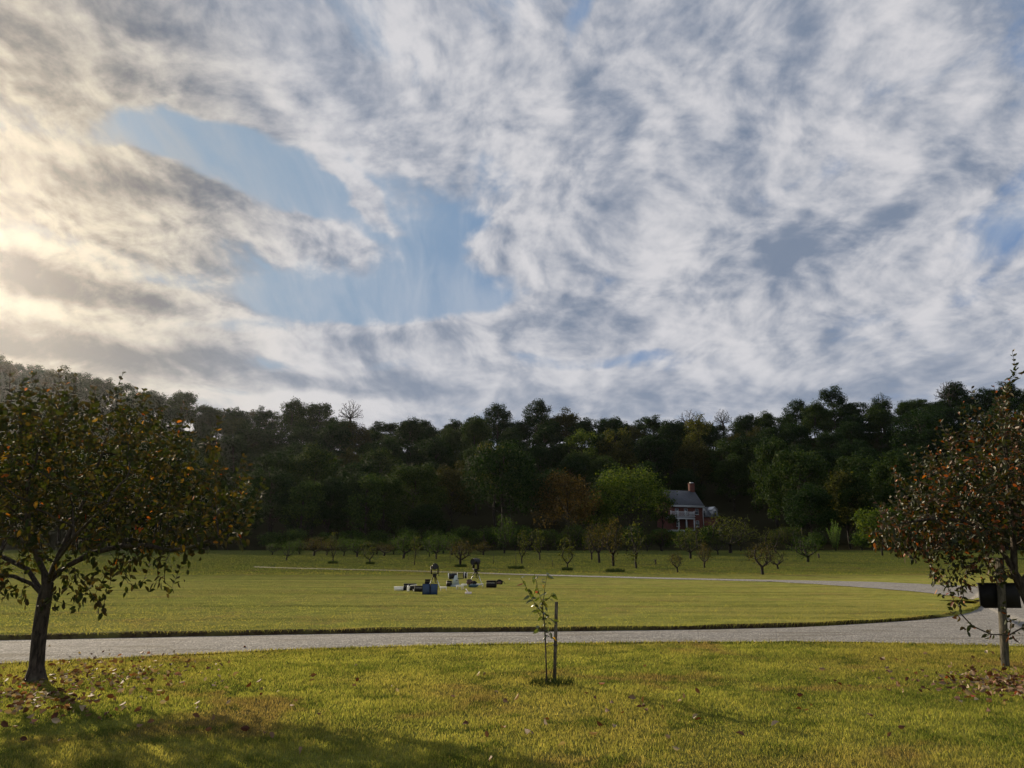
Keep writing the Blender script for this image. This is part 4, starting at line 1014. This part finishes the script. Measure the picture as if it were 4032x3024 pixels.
for i, (zx, zb, wd_, lab) in enumerate([(1425, 400, 1.5, 'dark grass mound round the thin stake'), (1968, 417, 1.6, 'dark grass mound in front of the brownish orchard pair'), (1124, 390, 1.2, 'dark grass tuft round the foot of the sparse brown orchard tree'), (430, 372, 1.0, 'dark grass tuft round the leftmost slim orchard tree'), (632, 375, .9, 'dark grass tuft round the second slim orchard tree'), (1706, 409, .9, 'dark grass tuft round the slender bare-stemmed orchard tree')]):
    nx, nb = z6(zx, zb); x, y, z = gN(nx, nb); n = 420; a = g.random(n) * 6.28; r_ = wd_ / 2 * np.sqrt(g.random(n))
    o = blades(x + r_ * np.cos(a), y + r_ * np.sin(a), .16 + .16 * g.random(n), .04, 'grass_tuft', lab, 700 + i); o.data.materials[0] = m2

# ------------------------------------------------------------------ brick house
def mat_brick():
    m, t = new_mat('brick'); c = t.n('ShaderNodeTexCoord').outputs['Object']
    x, y, z = t.sep(c); b = t.n('ShaderNodeTexBrick'); t.put(b.inputs['Vector'], t.xyz(t.m('ADD', x, y), z, 0))
    b.inputs['Scale'].default_value = 1.0; b.inputs['Brick Width'].default_value = .22; b.inputs['Row Height'].default_value = .075; b.inputs['Mortar Size'].default_value = .008
    b.inputs['Color1'].default_value = (.085, .022, .017, 1); b.inputs['Color2'].default_value = (.06, .017, .014, 1); b.inputs['Mortar'].default_value = (.11, .08, .065, 1)
    finish(t, pbsdf(t, t.mix(t.rng(t.noise(c, 1.5, 5, .6), .3, .7, 0, .4), b.outputs[0], (.12, .03, .025)), .9, 0, .2)); return m
def mat_roof():
    m, t = new_mat('slate_roof'); c = t.n('ShaderNodeTexCoord').outputs['Object']
    x, y, z = t.sep(c); b = t.n('ShaderNodeTexBrick'); t.put(b.inputs['Vector'], t.xyz(x, z, 0)); b.inputs['Scale'].default_value = 1
    b.inputs['Brick Width'].default_value = .35; b.inputs['Row Height'].default_value = .2; b.inputs['Mortar Size'].default_value = .02
    b.inputs['Color1'].default_value = (.045, .055, .072, 1); b.inputs['Color2'].default_value = (.028, .034, .048, 1); b.inputs['Mortar'].default_value = (.02, .025, .03, 1)
    finish(t, pbsdf(t, t.mix(t.rng(t.noise(c, 2, 5, .6), .3, .7, 0, .5), b.outputs[0], (.05, .06, .08)), .7, 0, .4)); return m
BRICK, ROOF = mat_brick(), mat_roof(); WHITE = mat_plain('white_paint', (.42, .45, .48), .5, var=.06, scale=3)
GLASS = mat_plain('window_glass', (.03, .045, .06), .12, var=.2, spec=.8); GREYP = mat_plain('grey_deck', (.20, .22, .25), .6)
YH = 190.0; HZ = zfor(512, 2088 * N, YH); HX = xfor(2712 * N, 2088 * N, YH); RA = R(24)
hs = thing('brick_house', 'two-storey brick house with white porch and slate roof at the wood edge', 'house', (HX, YH, HZ), RA); hs.scale = (.95, .95, .95)
def window(mbs, parent, x, y, z0, z1, w_, sill=True):
    m = MB(); h = z1 - z0
    for a, b, c, d in ((x - w_ / 2, z0, x - w_ / 2 + .08, z1), (x + w_ / 2 - .08, z0, x + w_ / 2, z1), (x - w_ / 2 + .08, z0, x + w_ / 2 - .08, z0 + .08), (x - w_ / 2 + .08, z1 - .08, x + w_ / 2 - .08, z1), (x - w_ / 2 + .08, z0 + h / 2 - .03, x + w_ / 2 - .08, z0 + h / 2 + .03)):
        m.box(((a + c) / 2, y - .03, (b + d) / 2), (c - a, .1, d - b))
    for k in (-1, 1): m.box((x + k * (w_ / 6 - .01), y - .012, z0 + h / 2), (.025, .05, h - .17))
    f = m.build('window', WHITE, parent)
    MB().box((x, y + .0, z0 + h / 2), (w_ - .17, .03, h - .17)).build('pane', GLASS, f)
    if sill: MB().box((x, y - .07, z0 - .05), (w_ + .15, .16, .09)).build('sill', WHITE, f)
    return f
def wallbox(x0, x1, y0, y1, z0, z1, holes):
    """closed box wall shell whose front face has recessed window openings"""
    m = MB(); d = .16
    xs = sorted({x0, x1, *[h[0] for h in holes], *[h[1] for h in holes]}); zs = sorted({z0, z1, *[h[2] for h in holes], *[h[3] for h in holes]})
    inh = lambda a, b: any(h[0] - 1e-6 <= a and b[0] <= h[1] + 1e-6 and h[2] - 1e-6 <= b[1] and b[2] <= h[3] + 1e-6 for h in holes)
    for i in range(len(xs) - 1):
        for j in range(len(zs) - 1):
            hole = inh(xs[i], (xs[i + 1], zs[j], zs[j + 1])); yy = y0 + (d if hole else 0)
            m.add([(xs[i], yy, zs[j]), (xs[i + 1], yy, zs[j]), (xs[i + 1], yy, zs[j + 1]), (xs[i], yy, zs[j + 1])], None, [(0, 1, 2, 3)])
    for (a, b, c, e) in holes:
        for q in (((a, c), (a, e)), ((b, c), (b, e)), ((a, c), (b, c)), ((a, e), (b, e))):
            (p, r_), (s, u) = q; m.add([(p, y0, r_), (s, y0, u), (s, y0 + d, u), (p, y0 + d, r_)], None, [(0, 1, 2, 3)])
    m.add([(x0, y0, z0), (x0, y1, z0), (x0, y1, z1), (x0, y0, z1), (x1, y0, z0), (x1, y1, z0), (x1, y1, z1), (x1, y0, z1)], None, [(0, 1, 2, 3), (4, 5, 6, 7), (1, 5, 6, 2), (3, 2, 6, 7)])
    return m
W_, DP, EV, RG = 4.75, 7.0, 6.15, 10.1
ups = [(-3.4, 4.05, 5.5), (-.6, 4.05, 5.5), (2.85, 4.05, 5.5)]; lows = [(-3.2, .9, 2.4), (2.85, .9, 2.5)]
holes = [(x - .55, x + .55, a, b) for x, a, b in ups + lows] + [(-1.1, -.1, 0, 2.2)]
mw = wallbox(-W_, W_, 0, DP, -2.5, EV, holes)
for sx_ in (-W_, W_): mw.add([(sx_, 0, EV), (sx_, DP, EV), (sx_, DP / 2, RG - .15)], [(0, 1, 2)])
mw.build('wall', BRICK, hs)
for x, a, b in ups + lows: window(None, hs, x, .12, a + .01, b - .01, 1.08)
dr = MB().box((-.6, .10, 1.1), (.98, .06, 2.18)).build('door', mat_plain('dark_door', (.05, .06, .09), .4), hs); MB().cyl((-.25, .03, 1.05), (-.25, .07, 1.05), .035).build('handle', mat_plain('brass', (.5, .35, .1), .3, 1), dr)
rf = MB(); ov = .35
rf.prism([(-ov, EV + .02), (DP / 2, RG + .12), (DP + ov, EV + .02), (DP + ov, EV + .16), (DP / 2, RG + .3), (-ov, EV + .16)], 0, -W_ - .3, W_ + .3); roof = rf.build('roof', ROOF, hs)
ch = MB(); ch.box((W_ - .45, DP / 2 + .2, RG + .1), (1.35, .95, 4.2), None, .01); ch.box((W_ - .45, DP / 2 + .2, RG + 2.26), (1.5, 1.1, .14)); ch.build('chimney', BRICK, roof)
MB().box((W_ - .35, DP / 2 + .2, RG + 2.47), (.8, .6, .25)).build('chimney_cap', WHITE, roof)
MB().box((0, -.22, EV - .17), (2 * W_ + .6, .38, .34)).box((0, -.43, EV + .05), (2 * W_ + .6, .12, .13)).build('cornice', WHITE, hs)
MB().tube([(W_ + .02, -.35, EV), (W_ - .03, -.1, EV - .45), (W_ - .03, -.1, 0)], .075, 8).build('downspout', WHITE, hs)
MB().box((W_ - .02, -.015, (EV - 2) / 2 + .5), (.16, .06, EV - 1.2)).build('corner_board', WHITE, hs)
# porch
PX0, PX1, PY = -6.9, .35, -2.2
pf = MB().box(((PX0 + PX1) / 2, PY / 2 - .01, 3.05), (PX1 - PX0, -PY - .02, .5)).build('porch_deck', GREYP, hs)
pb = MB(); pb.box(((PX0 + PX1) / 2, PY - .06, 2.82), (PX1 - PX0 + .1, .16, .36)); pb.box(((PX0 + PX1) / 2, PY - .09, 3.36), (PX1 - PX0 + .25, .3, .14)); pb.build('porch_beam', WHITE, hs)
for x in (-4.6, -2.2, .2):
    m = MB(); m.box((x, PY + .03, 1.32), (.24, .24, 2.64), None, .02); m.box((x, PY + .03, .08), (.36, .36, .16)); m.box((x, PY + .03, 2.55), (.34, .34, .12)); m.build('column', WHITE, hs)
MB().box(((PX0 + PX1) / 2, PY / 2 - .02, -.25), (PX1 - PX0, -PY + .2, .5)).build('porch_floor', GREYP, hs)
rl = MB(); 
rl.box(((PX0 + PX1) / 2, PY + .05, 4.52), (PX1 - PX0, .1, .09)); rl.box(((PX0 + PX1) / 2, PY + .05, 3.62), (PX1 - PX0, .07, .07)); rl.box((PX1 - .05, PY / 2, 4.52), (.1, -PY - .12, .09)); rl.box((PX1 - .05, PY / 2, 3.62), (.07, -PY - .12, .07))
for x in np.arange(PX0 + .1, PX1, .13): rl.box((x, PY + .05, 4.07), (.035, .035, .82))
for yy in np.arange(PY + .2, -.1, .13): rl.box((PX1 - .05, yy, 4.07), (.035, .035, .82))
for x in (PX0 + .1, -4.7, -2.3, PX1 - .06): rl.box((x, PY + .05, 4.08), (.18, .18, 1.3))
rl.build('railing', WHITE, hs)
# low wing with dormer
wg = MB(); wg.box((8.3, 5.2, .55), (7.0, 5.5, 6.1)); wo = wg.build('wing_wall', BRICK, hs)
wr = MB(); y0, y1, ze, zr_ = 2.2, 8.2, 3.55, 6.3
wr.prism([(y0, ze), ((y0 + y1) / 2, zr_), (y1, ze), (y1, ze + .15), ((y0 + y1) / 2, zr_ + .17), (y0, ze + .15)], 0, 4.78, 12.0); wro = wr.build('wing_roof', ROOF, hs)
for dxx in (7.0,10.6):
    m = MB(); m.prism([(dxx - .85, 3.9), (dxx + .85, 3.9), (dxx + .85, 5.5), (dxx, 6.25), (dxx - .85, 5.5)], 1, 2.55, 4.6); dm = m.build('dormer', WHITE, wro)
    m = MB(); m.prism([(dxx - 1.0, 5.42), (dxx, 6.3), (dxx + 1.0, 5.42), (dxx + 1.0, 5.52), (dxx, 6.42), (dxx - 1.0, 5.52)], 1, 2.4, 4.8); m.build('dormer_roof', WHITE, dm)
    MB().box((dxx, 2.54, 4.65), (.95, .05, 1.3)).build('pane', GLASS, dm)

# ------------------------------------------------------------------ stargazing gear on the island lawn
BLK = mat_plain('black_plastic', (.006, .006, .007), .5, var=.2, spec=.2); BLK2 = mat_plain('black_fabric', (.010, .010, .012), .85, spec=.1); BLU = mat_plain('navy_tube', (.006, .007, .014), .4, spec=.3)
STEEL = mat_plain('steel', (.75, .74, .70), .22, 1.0, var=.05); WH2 = mat_plain('white_plastic', (.78, .77, .72), .45, var=.04); PALE = mat_plain('pale_blue_board', (.38, .45, .50), .6, var=.06)
PINK = mat_plain('pinkish_white_card', (.70, .62, .62), .7); TEAL = mat_plain('teal_cloth', (.03, .07, .09), .8); BROWN = mat_plain('brown_bag', (.07, .04, .035), .8)
def at_gear(nx, ny): x, y, z = gN(nx, ny); return x, y, z, y / F * N   # metres per photo pixel there
def tripod(t, hh, hub, feet, steel=(0, 1)):
    for i, (fx, fy) in enumerate(feet):
        d = np.array([fx, fy, 0.0]); a = np.array([fx * .2, fy * .2, hh]); b = np.array([fx * .62, fy * .62, hh * .42]); m = MB()
        lg = MB().cyl(a, b, .024, .022, 10).build('tripod_leg', BLK, t, smooth=True)
        m.cyl(b + (a - b) * .75, (fx, fy, 0.015), .017, .016, 10); m.build('leg_tube', STEEL, lg, smooth=True); MB().cyl((fx, fy, 0), (fx, fy, .03), .03, .024, 10).build('foot', BLK, lg)
    MB().cyl((0, 0, hh - .05), (0, 0, hh + .04), .085, .095, 20).cyl((0, 0, hh * .55), (0, 0, hh), .012).build('tripod_head', BLK, t, smooth=True)
    m = MB()
    for fx, fy in feet: m.box((fx * .22, fy * .22, hh * .5), (.03, .03, .02)); m.cyl((0, 0, hh * .52), (fx * .48, fy * .48, hh * .52), .008, .008, 6)
    m.build('spreader', BLK, t)
def sct(nx, ny, htop, yaw, label, wide, tilt=0.0):
    x, y, z, k = at_gear(nx, ny); t = thing('telescope', label, 'telescope', (x, y, z)); Ht = htop * k; s = Ht / 1.42; 
    tripod(t, .68 * s, .1, [(-.36 * s, -.08 * s), (.12 * s, .30 * s), (.36 * s, -.14 * s)])
    rz = rot_z(yaw); hb = .72 * s
    def tf(m):
        for i in range(len(m.V)): m.V[i] = m.V[i] @ rz.T
        return m
    tf(MB().cyl((0, 0, hb), (0, 0, hb + .10 * s), .125 * s, .115 * s, 24)).build('drive_base', BLK, t, smooth=True)
    for sg in (-1, 1):
        m = MB(); m.prism([(-.055 * s, hb + .08 * s), (.055 * s, hb + .08 * s), (.065 * s, hb + .28 * s), (.05 * s, hb + .52 * s), (0, hb + .56 * s), (-.05 * s, hb + .52 * s), (-.065 * s, hb + .28 * s)], 0, sg * .165 * s, sg * .235 * s); tf(m).build('fork_arm', BLK, t)
    tf(MB().box((0, 0, hb + .10 * s), (.38 * s, .13 * s, .05 * s), None, .01)).build('fork_bridge', BLK, t)
    zc_ = hb + .50 * s; L = wide * s; rx = rot_x(tilt); q = lambda p: (np.array(p) @ rx.T) + np.array([0, 0, zc_])
    tube = tf(MB().tube([q((0, -L / 2, 0)), q((0, -L / 2 + .01, 0)), q((0, L / 2 - .05, 0)), q((0, L / 2, 0))], [.155 * s, .163 * s, .163 * s, .12 * s], 32)).build('optical_tube', BLU, t, smooth=True)
    tf(MB().ring(q((0, -L / 2 - .02, 0)), q((0, -L / 2 + .03, 0)), .172 * s, .14 * s, 32)).build('front_ring', BLK, tube, smooth=True)
    tf(MB().cyl(q((-.02, -.12, .19 * s)), q((-.02, .12, .19 * s)), .022 * s, .026 * s, 14)).build('finder_scope', BLK, tube, smooth=True)
    tf(MB().box(q((0.03, 0, .168 * s)), (.10 * s, L * .8, .012), rx)).build('dovetail_bar', STEEL, tube)
    tf(MB().cyl(q((0, L / 2, 0)), q((0, L / 2 + .10 * s, 0)), .03 * s, .024 * s, 14)).build('eyepiece', BLK, tube, smooth=True)
    tf(MB().box((.23 * s, .0, hb + .02 * s), (.10 * s, .16 * s, .03 * s), rot_y(R(20)), .004)).build('hand_controller', BLK, t)
    return t
sct(1710, 2316, 92, R(14), 'black fork-mounted telescope on the tripod behind the blue folding panel', .42, R(-8))
sct(1873, 2301, 98, R(-48), 'taller black fork-mounted telescope on the right-hand tripod', .46)
# truss reflector on a pale rocker box
def dob():
    x, y, z, k = at_gear(1794, 2309); t = thing('truss_telescope', 'large open truss reflector telescope on pale blue rocker box between the tripods', 'telescope', (x, y, z), R(4))
    p = lambda nx, ny, dy=0.0: ((nx - 1794) * k, dy, (2309 - ny) * k)
    w2 = .24
    MB().cyl((0, 0, .0), (0, 0, .04), .30, .30, 28).cyl((0, 0, .05), (0, 0, .08), .29, .29, 28).build('ground_board', PALE, t)
    for sg in (-1, 1):
        m = MB(); a = [(-.17, .08), (.19, .08), (.13, .45), (.085, .60), (-.02, .60), (-.09, .42)]; m.prism([(q[0] + .02 * sg - .01, q[1]) for q in a], 1, sg * w2 - .012, sg * w2 + .012); m.build('side_board', PALE, t)
    MB().box((-.19, 0, .25), (.02, 2 * w2 - .03, .34)).build('front_board', PALE, t)
    MB().box((.055, -w2 - .018, .32), (.10, .012, .022)).build('slot', BLK, t)
    zc_ = .555; mb_ = MB().tube([(-.40, 0, zc_ - .02), (.06, 0, zc_)], [.155, .155], 32).build('mirror_box', BLU, t, smooth=True)
    MB().ring((-.42, 0, zc_ - .02), (-.375, 0, zc_ - .018), .165, .125, 32).build('rim', WH2, mb_, smooth=True); MB().cyl((-.405, 0, zc_ - .02), (-.40, 0, zc_ - .02), .12, .12, 28).build('mirror', STEEL, mb_)
    MB().ring((.07, 0, zc_), (.10, 0, zc_), .17, .15, 32).build('rim', WH2, mb_, smooth=True)
    MB().cyl((-.12, -w2 + .02, zc_), (-.12, -w2 - .0, zc_), .10, .10, 20).build('altitude_bearing', BLK, t)
    for a, b in ((.0, .15), (.35, .14), (2.8, .14), (3.14, .15), (4.3, .14), (5.1, .14)):
        c_, s_ = math.cos(a + 1.57) * b, math.sin(a + 1.57) * b; MB().cyl((.08, c_, zc_ + s_), (.44, c_ * .95, zc_ + .01 + s_ * .95), .009, .009, 8).build('truss_pole', BLK, t)
    cg = MB().ring((.40, 0, zc_ + .01), (.60, 0, zc_ + .015), .145, .135, 32).build('upper_cage', BLU, t, smooth=True)
    for xx in (.47, .62): MB().ring((xx - .012, 0, zc_ + .01), (xx + .012, 0, zc_ + .01), .158, .13, 32).build('rim', WH2, cg, smooth=True)
    MB().cyl((.5, 0, zc_ + .15), (.5, 0, zc_ + .21), .03, .03, 14).build('focuser', WH2, cg); MB().cyl((.42, .02, zc_ + .185), (.60, .02, zc_ + .185), .018, .018, 10).build('finder_scope', BLK, cg)
    MB().cyl((.5, -.01, zc_), (.52, .01, zc_), .05, .05, 16).build('secondary_mirror', BLK, cg)
dob()
# folding blue panel
x, y, z, k = at_gear(1693, 2341)
M_SOL = mat_plain('solar_blue', (.010, .035, .095), .35, var=.35, scale=6, spec=.4)
t = thing('folding_panel', 'dark blue two-leaf folding panel standing in front of the left tripod', 'panel', (x, y, z))
for sg in (-1, 1):
    w_ = 29 * k; h_ = 40 * k; r_ = rot_z(-sg * R(10)) @ rot_x(R(-8)); c = np.array([sg * (w_ / 2 + .004), -sg * 0 - .02, h_ / 2])
    f = MB().box(c, (w_, .02, h_), r_, .003).build('panel_leaf', M_SOL, t); fr = MB()
    for (a, b, sx_, sz_) in ((-w_ / 2 + .006, 0, .012, h_), (w_ / 2 - .006, 0, .012, h_), (0, -h_ / 2 + .006, w_ - .026, .012), (0, h_ / 2 - .006, w_ - .026, .012)): fr.box(c + r_ @ np.array([a, -.005, b]), (sx_, .022, sz_), r_)
    fr.build('frame', BLK, f)
MB().cyl((0, -.02, .05), (0, -.02, .42), .008).build('hinge', BLK, t)
# step stools
def stool(nx, ny, w_px, h_px, rz, label, prop=None):
    x, y, z, k = at_gear(nx, ny); w_ = w_px * k; h_ = h_px * k; t = thing('step_stool', label, 'stool', (x, y, z), rz, 'white plastic step stools')
    MB().box((0, 0, h_ - .02), (w_, .24, .035), None, .012).build('seat', WH2, t)
    for sg in (-1, 1):
        m = MB(); m.prism([(-.12, 0), (-.06, 0), (-.035, h_ * .55), (.035, h_ * .55), (.06, 0), (.12, 0), (.10, h_ - .038), (-.10, h_ - .038)], 0, sg * (w_ / 2 - .03) - .012, sg * (w_ / 2 - .03) + .012); m.build('leg', WH2, t)
    MB().box((0, -.095, h_ * .72), (w_ - .09, .012, h_ * .3)).box((0, .095, h_ * .72), (w_ - .09, .012, h_ * .3)).build('apron', WH2, t)
stool(1746, 2326, 26, 15, R(6), 'white step stool just right of the blue folding panel')
stool(1811, 2321, 27, 17, R(-20), 'white step stool in front of the pale rocker box')
stool(1889, 2312, 27, 13, R(10), 'white step stool at the right foot of the right-hand tripod')
# flat white boxes
def tray(nx, ny, w_px, h_px, rz, label, dep=.22):
    x, y, z, k = at_gear(nx, ny); w_, h_ = w_px * k, h_px * k; t = thing('foam_box', label, 'box', (x, y, z), rz, 'white boxes on the lawn')
    m = MB(); b = .85; m.box((0, 0, .012), (w_ * b, dep * b, .02)); 
    for sg in (-1, 1): m.box((0, sg * dep * .46, h_ * .42), (w_ * .94, .018, h_ * .7)); m.box((sg * w_ * .46, 0, h_ * .42), (.018, dep * .86, h_ * .7))
    m.build('tub', WH2, t); MB().box((0, 0, h_ * .88), (w_, dep * 1.05, h_ * .2), None, .008).build('lid', WH2, t)
tray(1571, 2325, 37, 15, R(-3), 'long low white foam box at the left end of the gear')
tray(1828, 2307, 20, 8, R(-8), 'small white box between the rocker box and the right-hand tripod', .15)
# black cases and bags
def case(nx, ny, w_px, h_px, dep, rz, label, mat=BLK, trim=True, name='equipment_case'):
    x, y, z, k = at_gear(nx, ny); w_, h_ = w_px * k, h_px * k; t = thing(name, label, 'case', (x, y, z), rz)
    MB().box((0, 0, h_ * .36), (w_, dep, h_ * .68), None, .02).build('case_body', mat, t); MB().box((0, 0, h_ * .86), (w_ * .97, dep * .97, h_ * .26), None, .02).build('lid', mat, t)
    if trim:
        MB().box((0, -dep / 2 - .004, h_ * .66), (w_ * .8, .01, .012)).build('trim_strip', STEEL, t); m = MB(); m.tube([(-.06, -dep / 2 - .01, h_ * .45), (-.05, -dep / 2 - .03, h_ * .5), (.05, -dep / 2 - .03, h_ * .5), (.06, -dep / 2 - .01, h_ * .45)], .008, 6); m.build('handle', BLK, t)
    return t
case(1614, 2325, 50, 26, .30, R(8), 'long black case with pale edging, right of the white foam box')
case(1651, 2330, 34, 22, .28, R(-12), 'black case lying open against the left edge of the blue panel')
case(1683, 2309, 21, 27, .25, R(5), 'upright black box behind the blue folding panel', BLK2, False, 'storage_box')
case(1935, 2314, 38, 27, .32, R(-6), 'large black case with a pale strip, at the right of the gear')
case(1768, 2309, 20, 21, .22, R(15), 'small black battery case at the left foot of the rocker box')
# open case lids and white oddments over the black cases
for (nx, ny, w_px, h_px, r_, lab) in [(1628, 2306, 26, 5, 6, 'pale rolled sheet lying across the long black case'), (1645, 2311, 18, 5, -14, 'short pale tube leaning on the open black case')]:
    x, y, z, k = at_gear(nx, 2328); zz = (2328 - ny) * k; m = MB().cyl((-w_px * k / 2, 0, zz - .01), (w_px * k / 2, .05, zz + .02), .016, .016, 12); o = m.build('paper_roll', WH2, smooth=True); o.location = (x, y, z); o.rotation_euler = (0, 0, R(r_)); tag(o, lab, 'roll')
# white jug
def jug():
    x, y, z, k = at_gear(1607, 2328); t = thing('water_jug', 'small white jug standing before the long black case', 'jug', (x, y, z)); h_ = 24 * k
    MB().tube([(0, 0, 0), (0, 0, .01), (0, 0, h_ * .5), (0, 0, h_ * .75), (0, 0, h_ * .82), (0, 0, h_ * .9)], [.048, .058, .060, .052, .03, .022], 18).build('jug_body', WH2, t, smooth=True)
    MB().cyl((0, 0, h_ * .9), (0, 0, h_), .026).build('cap', mat_plain('grey_cap', (.35, .35, .4), .5), t); MB().tube([(.03, 0, h_ * .8), (.075, 0, h_ * .72), (.075, 0, h_ * .5), (.055, 0, h_ * .42)], .009, 8).build('handle', WH2, t)
jug()
x, y, z, k = at_gear(1629, 2328); t = thing('drink_cup', 'tiny white cup on the grass before the black cases', 'cup', (x, y, z)); MB().tube([(0, 0, 0), (0, 0, .085)], [.026, .036], 16).build('cup_body', WH2, t, smooth=True); MB().cyl((0, 0, .085), (0, 0, .094), .038).build('lid', BLK, t)
# open pink-white carton
x, y, z, k = at_gear(1844, 2339); t = thing('open_carton', 'open pinkish white carton lying alone in front of the gear', 'carton', (x, y, z), R(-10))
m = MB(); m.box((0, 0, .01), (.26, .18, .012)); m.box((0, -.085, .05), (.26, .008, .08)); m.box((0, .085, .05), (.26, .008, .08)); m.box((.126, 0, .05), (.008, .16, .08)); m.box((-.126, 0, .05), (.008, .16, .08)); m.build('carton_body', PINK, t)
MB().box((-.07, .02, .15), (.17, .16, .008), rot_y(R(52))).build('flap', PINK, t)
# backpack
def backpack():
    x, y, z, k = at_gear(1966, 2301); t = thing('backpack', 'dark backpack slumped behind the large black case, strap trailing right', 'backpack', (x, y, z))
    MB().blob((0, 0, .12), (.21, .14, .15), 3, 20, 12, .12).build('bag_body', BLK2, t, smooth=True); MB().blob((.0, -.12, .09), (.13, .05, .08), 5).build('pocket', BROWN, t, smooth=True)
    MB().tube([(.14, -.02, .17), (.22, -.03, .17), (.28, -.04, .12), (.33, -.05, .05), (.35, -.05, .01)], .012, 8).build('strap', BLK2, t); MB().tube([(-.04, 0, .26), (-.02, 0, .30), (.03, 0, .30), (.05, 0, .26)], .008, 6).build('handle', BLK2, t)
backpack()
# bags below the right tripod
def bag(nx, ny, w_px, h_px, mat, seed, label, strap=True):
    x, y, z, k = at_gear(nx, ny); t = thing('gear_bag', label, 'bag', (x, y, z)); w_, h_ = w_px * k / 2, h_px * k / 2
    MB().blob((0, 0, h_ * .95), (w_, .12, h_), seed, 18, 11, .18).build('bag_body', mat, t, smooth=True)
    if strap: MB().tube([(-w_ * .6, -.06, h_ * 1.6), (-w_ * .2, -.10, h_ * 2.1), (w_ * .3, -.10, h_ * 2.0), (w_ * .6, -.05, h_ * 1.5)], .009, 6).build('strap', BLK2, t)
bag(1849, 2303, 26, 20, BROWN, 2, 'brownish bag inside the legs of the right-hand tripod')
bag(1866, 2304, 22, 16, BLK2, 6, 'black bag inside the legs of the right-hand tripod')
bag(1863, 2313, 36, 13, TEAL, 9, 'rolled dark teal bag lying before the right-hand tripod', False)
m = MB().blob((0, 0, .03), (.035, .035, .035), 1, 12, 8, .02); o = m.build('ball', WH2, smooth=True); x, y, z, k = at_gear(2005, 2282); o.location = (x, y, z); tag(o, 'small white ball on the grass right of the backpack', 'ball')

# ------------------------------------------------------------------ air
if True:
    m, t = new_mat('haze'); pv = t.n('ShaderNodeVolumePrincipled'); pv.inputs['Color'].default_value = (.9, .92, 1, 1); pv.inputs['Density'].default_value = 0.00003; pv.inputs['Anisotropy'].default_value = 0.85
    o_ = t.n('ShaderNodeOutputMaterial'); t.nt.links.new(pv.outputs[0], o_.inputs['Volume'])
    o = MB().box((0, 300, 70), (2100, 1400, 180)).build('haze', m); tag(o, 'thin warm evening haze over the meadow and wooded hill', 'haze', kind='stuff')
